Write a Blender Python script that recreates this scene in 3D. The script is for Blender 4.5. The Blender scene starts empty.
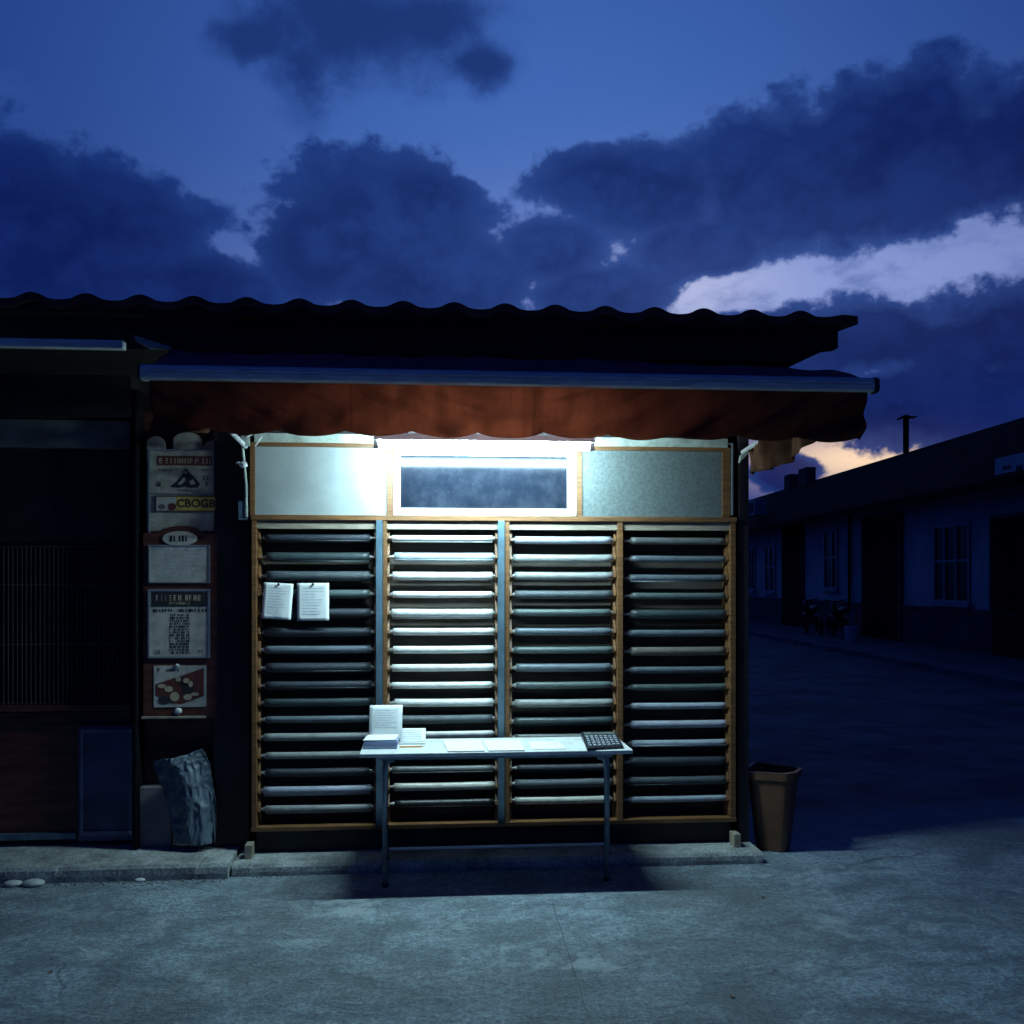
import bpy, bmesh, math, random
from mathutils import Vector, Matrix, noise as mnoise
random.seed(7)
R = math.radians
scn = bpy.context.scene
C = scn.collection

# ------------------------------------------------------------------ camera geometry
F = 1024 * 35 / 36.0
HOR = 581.0
TH = R(5.0)
CAMZ = 1.7
FW = Vector((math.sin(TH), math.cos(TH), 0)); RT = Vector((math.cos(TH), -math.sin(TH), 0))
def P(px, py, Y):            # point on the frontal plane y = Y
    d = FW + RT * ((px - 512) / F)
    t = Y / d.y
    return Vector((d.x * t, Y, CAMZ - (py - HOR) / F * t))
def G(px, py, z=0.0):        # point on the level plane z
    t = (CAMZ - z) * F / (py - HOR)
    v = (FW + RT * ((px - 512) / F)) * t
    return Vector((v.x, v.y, z))
def CF(x, d, z):             # viewer-aligned metres -> world
    v = RT * x + FW * d
    return Vector((v.x, v.y, z))
cam = bpy.data.cameras.new('camera'); cam.lens = 35; cam.sensor_width = 36; cam.shift_y = (HOR - 512) / 1024
cam.clip_start = 0.05; cam.clip_end = 5000
co = bpy.data.objects.new('camera', cam); C.objects.link(co)
co.location = (0, 0, CAMZ); co.rotation_euler = (R(90), 0, -TH); scn.camera = co

# ------------------------------------------------------------------ node helper
class NT:
    def __init__(s, nt): s.nt = nt; s.n = nt.nodes; s.l = nt.links
    def node(s, t, **kw):
        n = s.n.new(t)
        for k, v in kw.items(): setattr(n, k, v)
        return n
    def put(s, sock, v):
        if isinstance(v, bpy.types.NodeSocket): s.l.new(v, sock)
        elif isinstance(v, (tuple, list)) and sock.type == 'RGBA' and len(v) == 3: sock.default_value = (*v, 1)
        else: sock.default_value = v
    def m(s, op, a, b=None, c=None, clamp=False):
        n = s.node('ShaderNodeMath', operation=op); n.use_clamp = clamp
        s.put(n.inputs[0], a)
        if b is not None: s.put(n.inputs[1], b)
        if c is not None: s.put(n.inputs[2], c)
        return n.outputs[0]
    def vm(s, op, a, b=None, c=None):
        n = s.node('ShaderNodeVectorMath', operation=op)
        s.put(n.inputs[0], a)
        if b is not None: s.put(n.inputs[1], b)
        if c is not None: s.put(n.inputs[2], c)
        return n.outputs['Value'] if op in ('LENGTH', 'DOT_PRODUCT', 'DISTANCE') else n.outputs[0]
    def noise(s, vec, scale, detail=6, rough=0.55, dist=0.0):
        n = s.node('ShaderNodeTexNoise')
        s.put(n.inputs['Vector'], vec); n.inputs['Scale'].default_value = scale
        n.inputs['Detail'].default_value = detail; n.inputs['Roughness'].default_value = rough
        n.inputs['Distortion'].default_value = dist
        return n.outputs[0]
    def mix(s, f, a, b, mode='MIX'):
        n = s.node('ShaderNodeMix', data_type='RGBA', blend_type=mode)
        s.put(n.inputs[0], f); s.put(n.inputs[6], a); s.put(n.inputs[7], b)
        return n.outputs[2]
    def ss(s, v, lo, hi, a=0.0, b=1.0):
        n = s.node('ShaderNodeMapRange', interpolation_type='SMOOTHSTEP')
        s.put(n.inputs[0], v); s.put(n.inputs[1], lo); s.put(n.inputs[2], hi); s.put(n.inputs[3], a); s.put(n.inputs[4], b)
        return n.outputs[0]
    def scale(s, vec, x, y, z):
        return s.vm('MULTIPLY', vec, (x, y, z))

def newmat(name):
    m = bpy.data.materials.new(name); m.use_nodes = True
    t = NT(m.node_tree); bs = t.n['Principled BSDF']
    return m, t, bs

def mat(name, col, rough=0.6, metal=0.0, var=0.25, scale=8.0, bump=0.0, bscale=60.0, stretch=(1, 1, 1), alt=None, spec=0.5, fine=0.0, coord='Object'):
    m, t, bs = newmat(name)
    tc = t.node('ShaderNodeTexCoord').outputs[coord]
    v = t.scale(tc, *stretch)
    n1 = t.noise(v, scale, 7, 0.6)
    f = t.ss(n1, 0.32, 0.68)
    a = tuple(c * (1 - var) for c in col); b = alt if alt else tuple(min(1, c * (1 + var)) for c in col)
    cc = t.mix(f, a, b)
    if fine:
        n2 = t.noise(v, scale * 14, 3, 0.6)
        cc = t.mix(t.ss(n2, 0.3, 0.7, fine, 0.0), cc, (0.0, 0.0, 0.0))
    t.put(bs.inputs['Base Color'], cc)
    t.put(bs.inputs['Roughness'], t.ss(n1, 0.2, 0.8, min(1, rough * 1.15), rough * 0.85))
    bs.inputs['Metallic'].default_value = metal
    bs.inputs['Specular IOR Level'].default_value = spec
    if bump:
        bn = t.node('ShaderNodeBump'); bn.inputs['Strength'].default_value = 1.0; bn.inputs['Distance'].default_value = bump
        t.put(bn.inputs['Height'], t.noise(v, bscale, 5, 0.6)); t.l.new(bn.outputs[0], bs.inputs['Normal'])
    return m

M = {}
M['wood'] = mat('honey_wood', (0.165, 0.075, 0.026), 0.5, var=0.35, scale=5, stretch=(1, 1, 14), bump=0.0015, bscale=18, fine=0.2)
M['wood_h'] = mat('honey_wood_level', (0.165, 0.075, 0.026), 0.5, var=0.35, scale=5, stretch=(1, 9, 14), bump=0.0015, bscale=18, fine=0.2)
M['back'] = mat('back_board', (0.035, 0.027, 0.02), 0.8, var=0.4, scale=3, stretch=(1, 1, 8), bump=0.002)
M['steel'] = mat('blue_grey_steel', (0.09, 0.15, 0.20), 0.42, metal=0.3, var=0.3, scale=6, bump=0.0008)
M['darkwall'] = mat('dark_paint', (0.012, 0.010, 0.013), 0.65, var=0.4, scale=3, bump=0.003, bscale=30)
M['redwood'] = mat('dark_red_wood', (0.085, 0.026, 0.015), 0.45, var=0.45, scale=4, stretch=(1, 1, 6), bump=0.002, bscale=40)
M['plaster'] = mat('dark_plaster', (0.05, 0.042, 0.04), 0.9, var=0.3, scale=2, bump=0.004, bscale=25)
M['tile'] = mat('clay_tile', (0.12, 0.055, 0.04), 0.85, var=0.4, scale=4, bump=0.006, bscale=30)
M['timber'] = mat('weathered_timber', (0.03, 0.022, 0.018), 0.8, var=0.4, scale=3, stretch=(1, 8, 8), bump=0.004, bscale=20)
M['alu'] = mat('painted_aluminium', (0.78, 0.78, 0.77), 0.5, metal=0.0, var=0.18, scale=5, stretch=(1, 6, 6), bump=0.0006, fine=0.15)
M['pale'] = mat('pale_green_paint', (0.42, 0.48, 0.42), 0.6, var=0.3, scale=9, bump=0.001, fine=0.25)
M['board'] = mat('white_board', (0.30, 0.33, 0.33), 0.45, var=0.10, scale=4, stretch=(1, 1, 1), bump=0.0006, bscale=15)
M['frosted'] = mat('frosted_glass', (0.13, 0.16, 0.16), 0.4, var=0.22, scale=55, bump=0.001, bscale=90, fine=0.2)
M['whitepaint'] = mat('white_gloss_paint', (0.8, 0.8, 0.78), 0.3, var=0.05, scale=6)
M['paper'] = mat('paper', (0.74, 0.76, 0.76), 0.7, var=0.04, scale=10, bump=0.0004, bscale=12)
M['bluepaper'] = mat('blue_paper', (0.28, 0.34, 0.52), 0.7, var=0.1, scale=30, stretch=(1, 1, 30))
M['ink'] = mat('faded_ink', (0.46, 0.50, 0.56), 0.8, var=0.3, scale=60)
M['black'] = mat('black_ink', (0.02, 0.02, 0.022), 0.6, var=0.3, scale=60)
M['orange'] = mat('orange_paint', (0.65, 0.24, 0.03), 0.4, var=0.1)
M['tabletop'] = mat('laminate_top', (0.72, 0.75, 0.73), 0.35, var=0.12, scale=5, bump=0.0005, fine=0.1)
M['tableleg'] = mat('grey_leg_paint', (0.22, 0.27, 0.32), 0.4, metal=0.4, var=0.25, scale=8)
M['plasticblack'] = mat('black_plastic', (0.015, 0.018, 0.025), 0.35, var=0.2)
M['key'] = mat('grey_keys', (0.30, 0.33, 0.38), 0.5, var=0.15, scale=90)
M['poster'] = mat('aged_poster', (0.47, 0.45, 0.36), 0.55, var=0.25, scale=14, bump=0.001, fine=0.3)
M['postergrey'] = mat('document_paper', (0.43, 0.41, 0.36), 0.5, var=0.2, scale=16)
M['red'] = mat('red_print', (0.11, 0.028, 0.022), 0.5, var=0.3, scale=20)
M['yellow'] = mat('yellow_print', (0.50, 0.36, 0.08), 0.5, var=0.2, scale=20)
M['creamink'] = mat('cream_print', (0.45, 0.36, 0.24), 0.6, var=0.2)
M['silverframe'] = mat('thin_metal_frame', (0.33, 0.36, 0.37), 0.35, metal=0.5, var=0.15)
M['grille'] = mat('grille_bars', (0.03, 0.032, 0.045), 0.7, metal=0.0, var=0.3)
M['navy'] = mat('navy_paint', (0.05, 0.06, 0.13), 0.5, var=0.3, scale=4)
M['card'] = mat('pale_box_card', (0.20, 0.17, 0.18), 0.7, var=0.2, scale=7)
M['bin'] = mat('brown_plastic', (0.10, 0.046, 0.024), 0.5, var=0.25, scale=6, bump=0.0008)
M['curtain'] = mat('brown_cloth', (0.10, 0.036, 0.012), 0.85, var=0.4, scale=7, bump=0.002, bscale=80)
M['white_stone'] = mat('white_stone', (0.5, 0.52, 0.5), 0.7, var=0.2, scale=20, bump=0.003)
M['housewall'] = mat('house_render', (0.45, 0.455, 0.47), 0.9, var=0.18, scale=0.7, bump=0.006, bscale=12)
M['plinth'] = mat('dark_plinth', (0.06, 0.05, 0.055), 0.8, var=0.3, scale=1.5)
M['houseroof'] = mat('house_roof_tiles', (0.022, 0.013, 0.015), 0.95, var=0.3, scale=3, bump=0.02, bscale=10, spec=0.05)
M['darkdoor'] = mat('dark_door', (0.02, 0.014, 0.014), 0.9, var=0.3, spec=0.1)
M['winglass'] = mat('dark_window_glass', (0.008, 0.009, 0.014), 0.25, var=0.1, spec=0.12)
M['winframe'] = mat('window_white', (0.28, 0.29, 0.32), 0.5, var=0.1)
M['signwhite'] = mat('sign_white', (0.45, 0.48, 0.5), 0.5, var=0.1)
M['conc_block'] = mat('wood_block', (0.28, 0.24, 0.18), 0.8, var=0.3, scale=12)
M['dim'] = mat('dusty_panel', (0.12, 0.125, 0.13), 0.7, var=0.35, scale=4)

# dusty glass
def dusty():
    m, t, bs = newmat('dusty_glass')
    tc = t.node('ShaderNodeTexCoord').outputs['Object']
    a = t.noise(tc, 9, 6, 0.6); b = t.noise(tc, 120, 2, 0.5)
    base = t.mix(t.ss(a, 0.35, 0.7), (0.006, 0.009, 0.016), (0.016, 0.02, 0.03))
    base = t.mix(t.ss(b, 0.70, 0.76, 0, 0.2), base, (0.14, 0.17, 0.2))
    t.put(bs.inputs['Base Color'], base); bs.inputs['Roughness'].default_value = 0.12
    bs.inputs['Specular IOR Level'].default_value = 0.12
    return m
M['dusty'] = dusty()

def cloth(name, col, trans, k):
    m, t, bs = newmat(name)
    tc = t.node('ShaderNodeTexCoord').outputs['Object']
    n = t.m('ADD', t.m('MULTIPLY', t.noise(t.scale(tc, 1, 1, .35), 9, 5, 0.6), .6), t.m('MULTIPLY', t.noise(tc, 2.0, 5, 0.6), .4))
    w = t.noise(tc, 260, 2, 0.5)
    f = t.ss(n, 0.36, 0.64)
    c = t.mix(f, tuple(x * 0.7 for x in col), col)
    c2 = t.mix(f, tuple(x * 0.65 for x in trans), trans)
    c2 = t.mix(t.ss(w, 0.3, 0.7, 0.25, 0), c2, (0, 0, 0))
    sx = t.node('ShaderNodeSeparateXYZ'); t.l.new(tc, sx.inputs[0])
    fr = t.m('ABSOLUTE', t.m('SUBTRACT', t.m('FRACT', t.m('ADD', t.m('MULTIPLY', sx.outputs[0], 1.05), 0.36)), 0.5))
    seam = t.ss(fr, 0.004, 0.009, 0.2, 0)
    c2 = t.mix(seam, c2, (0.01, 0.003, 0.002)); c = t.mix(seam, c, (0.01, 0.003, 0.002))
    hem = t.ss(t.m('ABSOLUTE', t.m('ADD', sx.outputs[2], -0.075)), 0.002, 0.004, 0.0, 0)
    dg = t.node('ShaderNodeCombineXYZ'); t.l.new(t.m('MULTIPLY', t.m('ADD', t.m('SQRT', t.m('ADD', t.m('MULTIPLY', sx.outputs[0], sx.outputs[0]), 0.35)), t.m('MULTIPLY', sx.outputs[2], -1.8)), 1.5), dg.inputs[0]); t.l.new(t.m('MULTIPLY', sx.outputs[0], .5), dg.inputs[1])
    wr = t.noise(dg.outputs[0], 2.2, 2, 0.45)
    bn = t.node('ShaderNodeBump'); bn.inputs['Distance'].default_value = 0.10; bn.inputs['Strength'].default_value = 1.0
    t.put(bn.inputs['Height'], wr); t.l.new(bn.outputs[0], bs.inputs['Normal'])
    t.put(bs.inputs['Base Color'], c); bs.inputs['Roughness'].default_value = 0.9; bs.inputs['Specular IOR Level'].default_value = 0.15
    tr = t.node('ShaderNodeBsdfTranslucent'); t.put(tr.inputs[0], c2); t.l.new(bn.outputs[0], tr.inputs['Normal'])
    mx = t.node('ShaderNodeMixShader'); mx.inputs[0].default_value = k
    t.l.new(bs.outputs[0], mx.inputs[1]); t.l.new(tr.outputs[0], mx.inputs[2])
    t.l.new(mx.outputs[0], t.n['Material Output'].inputs[0])
    return m
M['valance'] = cloth('awning_valance_cloth', (0.13, 0.055, 0.045), (0.30, 0.13, 0.085), 0.5)
M['canopy'] = cloth('awning_canopy_cloth', (0.30, 0.12, 0.16), (0.06, 0.02, 0.02), 0.03)

def bagmat():
    m, t, bs = newmat('clear_plastic_sheet')
    tc = t.node('ShaderNodeTexCoord').outputs['Object']
    n = t.noise(tc, 9, 6, 0.65, 0.8)
    t.put(bs.inputs['Base Color'], t.mix(t.ss(n, 0.3, 0.7), (0.05, 0.075, 0.10), (0.10, 0.14, 0.18)))
    bs.inputs['Roughness'].default_value = 0.5
    bn = t.node('ShaderNodeBump'); bn.inputs['Distance'].default_value = 0.006; t.put(bn.inputs['Height'], n)
    t.l.new(bn.outputs[0], bs.inputs['Normal'])
    return m
M['bag'] = bagmat()

def emit(name, col, s):
    m, t, bs = newmat(name)
    bs.inputs['Base Color'].default_value = (0.8, 0.8, 0.8, 1)
    bs.inputs['Emission Color'].default_value = (*col, 1); bs.inputs['Emission Strength'].default_value = s
    return m
M['tube'] = emit('lit_tube', (0.60, 0.92, 1.0), 430)

def ground_mat():
    m, t, bs = newmat('worn_concrete')
    tc = t.node('ShaderNodeTexCoord').outputs['Object']
    big = t.noise(tc, 0.55, 5, 0.55, 0.4)
    mid = t.noise(t.scale(tc, 1, 1.4, 1), 2.6, 8, 0.68, 0.5)
    fine = t.noise(tc, 24, 8, 0.8)
    grit = t.noise(tc, 55, 5, 0.85)
    c = t.mix(t.ss(mid, 0.36, 0.64), (0.20, 0.28, 0.335), (0.46, 0.60, 0.69))
    c = t.mix(t.ss(big, 0.40, 0.60, 0.5, 0), c, (0.15, 0.165, 0.16))
    c = t.mix(t.ss(fine, 0.40, 0.58, 0.55, 0), c, (0.09, 0.10, 0.11))
    c = t.mix(t.ss(grit, 0.42, 0.54, 0.55, 0), c, (0.07, 0.075, 0.085))
    c = t.mix(t.ss(grit, 0.60, 0.70, 0, 0.5), c, (0.6, 0.66, 0.7))
    # pale worn patches with ragged edges
    w = t.noise(tc, 1.3, 10, 0.72, 0.3)
    c = t.mix(t.ss(w, 0.55, 0.62, 0, 0.42), c, (0.56, 0.66, 0.70))
    # rougher darker road beyond the forecourt
    y = t.node('ShaderNodeSeparateXYZ'); t.l.new(tc, y.inputs[0])
    yy = t.m('ADD', y.outputs[1], t.m('MULTIPLY', t.m('SUBTRACT', big, 0.5), 2.0))
    far = t.ss(yy, 6.6, 7.6)
    asph = t.mix(t.ss(t.noise(tc, 0.9, 7, 0.65), 0.40, 0.60), (0.065, 0.067, 0.072), (0.145, 0.147, 0.155))
    c = t.mix(far, c, asph)
    # hairline cracks
    vo = t.node('ShaderNodeTexVoronoi', feature='DISTANCE_TO_EDGE'); vo.inputs['Scale'].default_value = 0.42
    wv = t.vm('ADD', tc, t.scale(t.node('ShaderNodeTexNoise').outputs[1], 0, 0, 0))
    nz = t.node('ShaderNodeTexNoise'); nz.inputs['Scale'].default_value = 2.5; nz.inputs['Detail'].default_value = 6; t.l.new(tc, nz.inputs['Vector'])
    wv = t.vm('MULTIPLY_ADD', nz.outputs[1], (0.35, 0.35, 0), tc)
    t.l.new(wv, vo.inputs['Vector'])
    cr = t.ss(vo.outputs[0], 0.0015, 0.004, 0.35, 0)
    cr = t.m('MULTIPLY', cr, t.ss(big, 0.52, 0.6))
    c = t.mix(cr, c, (0.03, 0.03, 0.03))
    t.put(bs.inputs['Base Color'], c)
    t.put(bs.inputs['Roughness'], t.ss(mid, 0.3, 0.7, 0.62, 0.85))
    bs.inputs['Specular IOR Level'].default_value = 0.5
    h = t.m('ADD', t.m('MULTIPLY', mid, 1.4), t.m('ADD', t.m('MULTIPLY', fine, 0.36), t.m('MULTIPLY', grit, 0.14)))
    h = t.m('ADD', h, t.m('MULTIPLY', t.ss(w, 0.575, 0.62), 0.05))
    h = t.m('SUBTRACT', h, t.m('MULTIPLY', cr, 0.25))
    bn = t.node('ShaderNodeBump'); bn.inputs['Distance'].default_value = 0.045; bn.inputs['Strength'].default_value = 1.0
    t.put(bn.inputs['Height'], h); t.l.new(bn.outputs[0], bs.inputs['Normal'])
    return m
M['ground'] = ground_mat()
M['kerb'] = mat('kerb_concrete', (0.36, 0.39, 0.38), 0.85, var=0.35, scale=5, bump=0.006, bscale=28, fine=0.5)

# ------------------------------------------------------------------ mesh helpers
def box(bm, x0, x1, y0, y1, z0, z1):
    vs = [bm.verts.new((x, y, z)) for x in (x0, x1) for y in (y0, y1) for z in (z0, z1)]
    for f in ((0, 1, 3, 2), (4, 6, 7, 5), (0, 4, 5, 1), (2, 3, 7, 6), (0, 2, 6, 4), (1, 5, 7, 3)):
        bm.faces.new([vs[i] for i in f])
def pbox(bm, px0, py0, px1, py1, Y, y0=0.0, y1=0.02):   # rectangle measured on plane Y, given thickness
    a = P(px0, py0, Y); b = P(px1, py1, Y); a2 = P(px0, py1, Y); b2 = P(px1, py0, Y)
    box(bm, a.x, b.x, Y + y0, Y + y1, (a2.z + b.z) / 2, (a.z + b2.z) / 2)
def prism(bm, pts, axis, a, b):      # pts 2D; axis 'y': (x,z) extruded y ; 'x': (y,z) ; 'z': (x,y)
    def mk(p, q):
        return {'y': (p[0], q, p[1]), 'x': (q, p[0], p[1]), 'z': (p[0], p[1], q)}[axis]
    v0 = [bm.verts.new(mk(p, a)) for p in pts]; v1 = [bm.verts.new(mk(p, b)) for p in pts]
    bm.faces.new(v0); bm.faces.new(v1[::-1])
    n = len(pts)
    for i in range(n): bm.faces.new((v0[i], v0[(i + 1) % n], v1[(i + 1) % n], v1[i]))
def tube(bm, path, r, seg=12, caps=True):
    path = [Vector(p) for p in path]; rings = []
    rr = r if isinstance(r, (list, tuple)) else [r] * len(path)
    up = Vector((0, 0, 1))
    for i, p in enumerate(path):
        d = (path[min(i + 1, len(path) - 1)] - path[max(i - 1, 0)])
        if d.length < 1e-9: d = path[-1] - path[0]
        d.normalize()
        u = d.cross(up)
        if u.length < 1e-3: u = d.cross(Vector((0, 1, 0)))
        u.normalize(); w = u.cross(d)
        rings.append([bm.verts.new(p + (u * math.cos(2 * math.pi * k / seg) + w * math.sin(2 * math.pi * k / seg)) * rr[i]) for k in range(seg)])
    for a, b in zip(rings, rings[1:]):
        for k in range(seg): bm.faces.new((a[k], a[(k + 1) % seg], b[(k + 1) % seg], b[k]))
    if caps: bm.faces.new(rings[0][::-1]); bm.faces.new(rings[-1])
def quadslab(bm, pts, th):           # 4 3D points (top face) with thickness along their normal, downwards
    n = (pts[1] - pts[0]).cross(pts[3] - pts[0]).normalized()
    if n.z < 0 or (abs(n.z) < 1e-3 and n.y > 0): n = -n
    t = [bm.verts.new(p) for p in pts]; b = [bm.verts.new(p - n * th) for p in pts]
    bm.faces.new(t); bm.faces.new(b[::-1])
    for i in range(4): bm.faces.new((t[i], t[(i + 1) % 4], b[(i + 1) % 4], b[i]))
def sheet(bm, fn, nu, nv):
    g = [[bm.verts.new(fn(i / nu, j / nv)) for j in range(nv + 1)] for i in range(nu + 1)]
    for i in range(nu):
        for j in range(nv): bm.faces.new((g[i][j], g[i + 1][j], g[i + 1][j + 1], g[i][j + 1]))
    return g

WL = {}
def obj(name, bm, m, parent=None, smooth=False, bevel=0.0, solid=0.0, label=None):
    bmesh.ops.recalc_face_normals(bm, faces=bm.faces) if not solid else None
    if parent is not None: L = WL[parent.name]
    else:
        xs = [v.co for v in bm.verts]
        L = Vector(((min(c.x for c in xs) + max(c.x for c in xs)) / 2, (min(c.y for c in xs) + max(c.y for c in xs)) / 2, min(c.z for c in xs)))
    bmesh.ops.translate(bm, verts=bm.verts, vec=-L)
    me = bpy.data.meshes.new(name); bm.to_mesh(me); bm.free()
    o = bpy.data.objects.new(name, me); C.objects.link(o)
    if parent is None: o.location = L
    else: o.parent = parent
    WL[o.name] = L
    if m is not None: me.materials.append(m)
    if smooth:
        for p in me.polygons: p.use_smooth = True
    if solid:
        md = o.modifiers.new('solid', 'SOLIDIFY'); md.thickness = solid; md.offset = 0
    if bevel:
        md = o.modifiers.new('bevel', 'BEVEL'); md.width = bevel; md.segments = 2; md.limit_method = 'ANGLE'; md.angle_limit = R(35)
    if label: o['label'] = label
    return o
def tag(o, label, cat, group=None):
    o['label'] = label; o['category'] = cat
    if group: o['group'] = group
    return o
def thing(name, loc, label, cat, group=None):
    o = bpy.data.objects.new(name, None); C.objects.link(o); o.location = loc; o.empty_display_size = 0.1
    WL[o.name] = Vector(loc)
    return tag(o, label, cat, group)
def struct(o): o['kind'] = 'structure'; return o
NB = bmesh.new

# ------------------------------------------------------------------ world: dusk sky with broken cloud
w = bpy.data.worlds.new('World'); scn.world = w; w.use_nodes = True
t = NT(w.node_tree); bg = t.n['Background']
dirv = t.node('ShaderNodeTexCoord').outputs['Generated']
sep = t.node('ShaderNodeSeparateXYZ'); t.l.new(dirv, sep.inputs[0])
az = t.m('ARCTAN2', sep.outputs[0], sep.outputs[1]); el = t.m('ARCSINE', sep.outputs[2])
cmb = t.node('ShaderNodeCombineXYZ'); t.l.new(az, cmb.inputs[0]); t.l.new(el, cmb.inputs[1]); ae = cmb.outputs[0]
def AE(px, py):
    u = (px - 512) / F
    return TH + math.atan(u), math.atan((HOR - py) / F * math.cos(math.atan(u)))
# warp the direction for ragged outlines
wn = t.node('ShaderNodeTexNoise'); wn.inputs['Scale'].default_value = 7; wn.inputs['Detail'].default_value = 3; t.l.new(dirv, wn.inputs['Vector'])
wv = t.vm('MULTIPLY_ADD', t.vm('SUBTRACT', wn.outputs[1], (0.5, 0.5, 0.5)), (0.05, 0.04, 0), ae)
def gl(px, py, rx, ry, vec=ae):
    a, e = AE(px, py)
    l = t.vm('LENGTH', t.vm('MULTIPLY_ADD', vec, (F / rx, F / ry, 0), (-a * F / rx, -e * F / ry, 0)))
    return t.m('EXPONENT', t.m('MULTIPLY', t.m('MULTIPLY', l, l), -1.0))
def blobs(lst, vec, k=0.25):
    cur = None
    for (px, py, rx, ry) in lst:
        a, e = AE(px, py)
        sx, sy = F / rx, F / ry
        l = t.vm('LENGTH', t.vm('MULTIPLY_ADD', vec, (sx, sy, 0), (-a * sx, -e * sy, 0)))
        if cur is None: cur = l
        else:
            n = t.node('ShaderNodeMath', operation='SMOOTH_MIN'); t.put(n.inputs[0], cur); t.put(n.inputs[1], l); n.inputs[2].default_value = k
            cur = n.outputs[0]
    return t.m('SUBTRACT', 1.0, cur)
fbm = t.noise(t.scale(dirv, 1, 1, 1.3), 17, 9, 0.58)
fbm2 = t.noise(t.vm('ADD', dirv, (3.1, 1.7, 0.4)), 46, 6, 0.6)
nz = t.m('ADD', t.m('MULTIPLY', t.m('SUBTRACT', fbm, 0.5), 1.5), t.m('MULTIPLY', t.m('SUBTRACT', fbm2, 0.5), 0.48))
hard = [(40, 240, 165, 92), (130, 235, 62, 62), (190, 292, 100, 40), (-120, 220, 220, 100),
        (385, 225, 125, 72), (318, 255, 68, 66), (430, 282, 140, 58), (600, 300, 90, 42), (430, 190, 60, 38), (555, 255, 75, 44), 
        (605, 180, 88, 40), (650, 195, 100, 52), (770, 180, 120, 72), (905, 150, 140, 82), (850, 195, 140, 60), (1030, 145, 130, 66), (700, 246, 85, 36),  (1190, 150, 160, 90),
        (1010, 335, 115, 60), (880, 337, 130, 42), (780, 335, 95, 30), (930, 400, 170, 52), (1150, 350, 150, 90), (788, 474, 40, 24)]
Dh = t.m('ADD', blobs(hard, wv, 0.17), t.m('ADD', t.m('MULTIPLY', nz, 0.9), -0.04))
softl = [(370, 30, 135, 52), (320, 15, 110, 62), (425, 25, 80, 45), (300, 80, 42, 42), (485, 62, 45, 28), (245, 42, 50, 24), (-350, 60, 260, 80), (300, -330, 420, 150), (-400, -300, 300, 150), (1100, -300, 260, 120)]
Ds = t.m('ADD', blobs(softl, wv, 0.4), t.m('MULTIPLY', nz, 0.95))
sc = t.noise(t.scale(dirv, 1, 1, 2.2), 19, 9, 0.62)
scr = t.m('MULTIPLY', t.ss(sc, 0.45, 0.72), t.m('MULTIPLY', gl(840, 275, 260, 45), 0.75))
ah = t.ss(Dh, -0.07, 0.14); as_ = t.ss(Ds, -0.2, 0.5)
# clear sky colour
sky = t.mix(gl(540, 150, 450, 260), (0.007, 0.027, 0.175), (0.052, 0.138, 0.46))
sky = t.mix(t.m('MULTIPLY', gl(800, 290, 420, 90), 0.8), sky, (0.30, 0.38, 0.74))
sky = t.mix(t.m('MULTIPLY', gl(690, 290, 80, 40), 0.55), sky, (0.58, 0.60, 0.82))
sky = t.mix(gl(862, 458, 90, 26), sky, (1.0, 0.72, 0.50))
# cloud colour: deep in thick parts, lavender where thin
thick = t.ss(t.m('ADD', Dh, t.m('MULTIPLY', nz, 0.35)), -0.10, 0.50)
lowlit = gl(560, 250, 330, 130)
core = t.mix(lowlit, (0.0035, 0.011, 0.095), (0.012, 0.038, 0.185))
thin = t.mix(gl(700, 270, 360, 170), (0.009, 0.036, 0.185), (0.034, 0.085, 0.32))
cl = t.mix(thick, thin, core)
soft_c = t.mix(t.ss(Ds, 0.0, 0.8), (0.030, 0.085, 0.33), (0.010, 0.032, 0.16))
cl = t.mix(1.0, cl, t.mix(t.ss(nz, -.3, .3), (0.66, 0.68, 0.76), (1.35, 1.33, 1.22)), 'MULTIPLY')
out = t.mix(t.m('MULTIPLY', as_, 0.92), sky, soft_c)
out = t.mix(scr, out, (0.10, 0.16, 0.42))
out = t.mix(t.m('MULTIPLY', ah, 0.97), out, cl)
# high overhead and away from the sunset the dusk sky is darker
fwd = t.vm('DOT_PRODUCT', dirv, tuple(FW))
dim = t.ss(fwd, -0.2, 0.8)
out = t.mix(dim, t.mix(1.0, out, (0.32, 0.41, 0.50), 'MULTIPLY'), out)
neg = t.ss(sep.outputs[2], -0.02, 0.0)
fin = t.mix(neg, (0.002, 0.004, 0.015), out)
t.l.new(fin, bg.inputs[0]); bg.inputs[1].default_value = 1.0
w.cycles.sampling_method = 'MANUAL'; w.cycles.sample_map_resolution = 512

# ------------------------------------------------------------------ ground
bm = NB()
for (x0, x1, y0, y1) in ((-1500, 1500, -300, 2500),):
    sheet(bm, lambda u, v: Vector((x0 + (x1 - x0) * u, y0 + (y1 - y0) * v, 0)), 4, 4)
g = struct(obj('ground', bm, M['ground'])); WLg = g
g.data.transform(Matrix.Translation(g.location)); g.location = (0, 0, 0)

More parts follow.
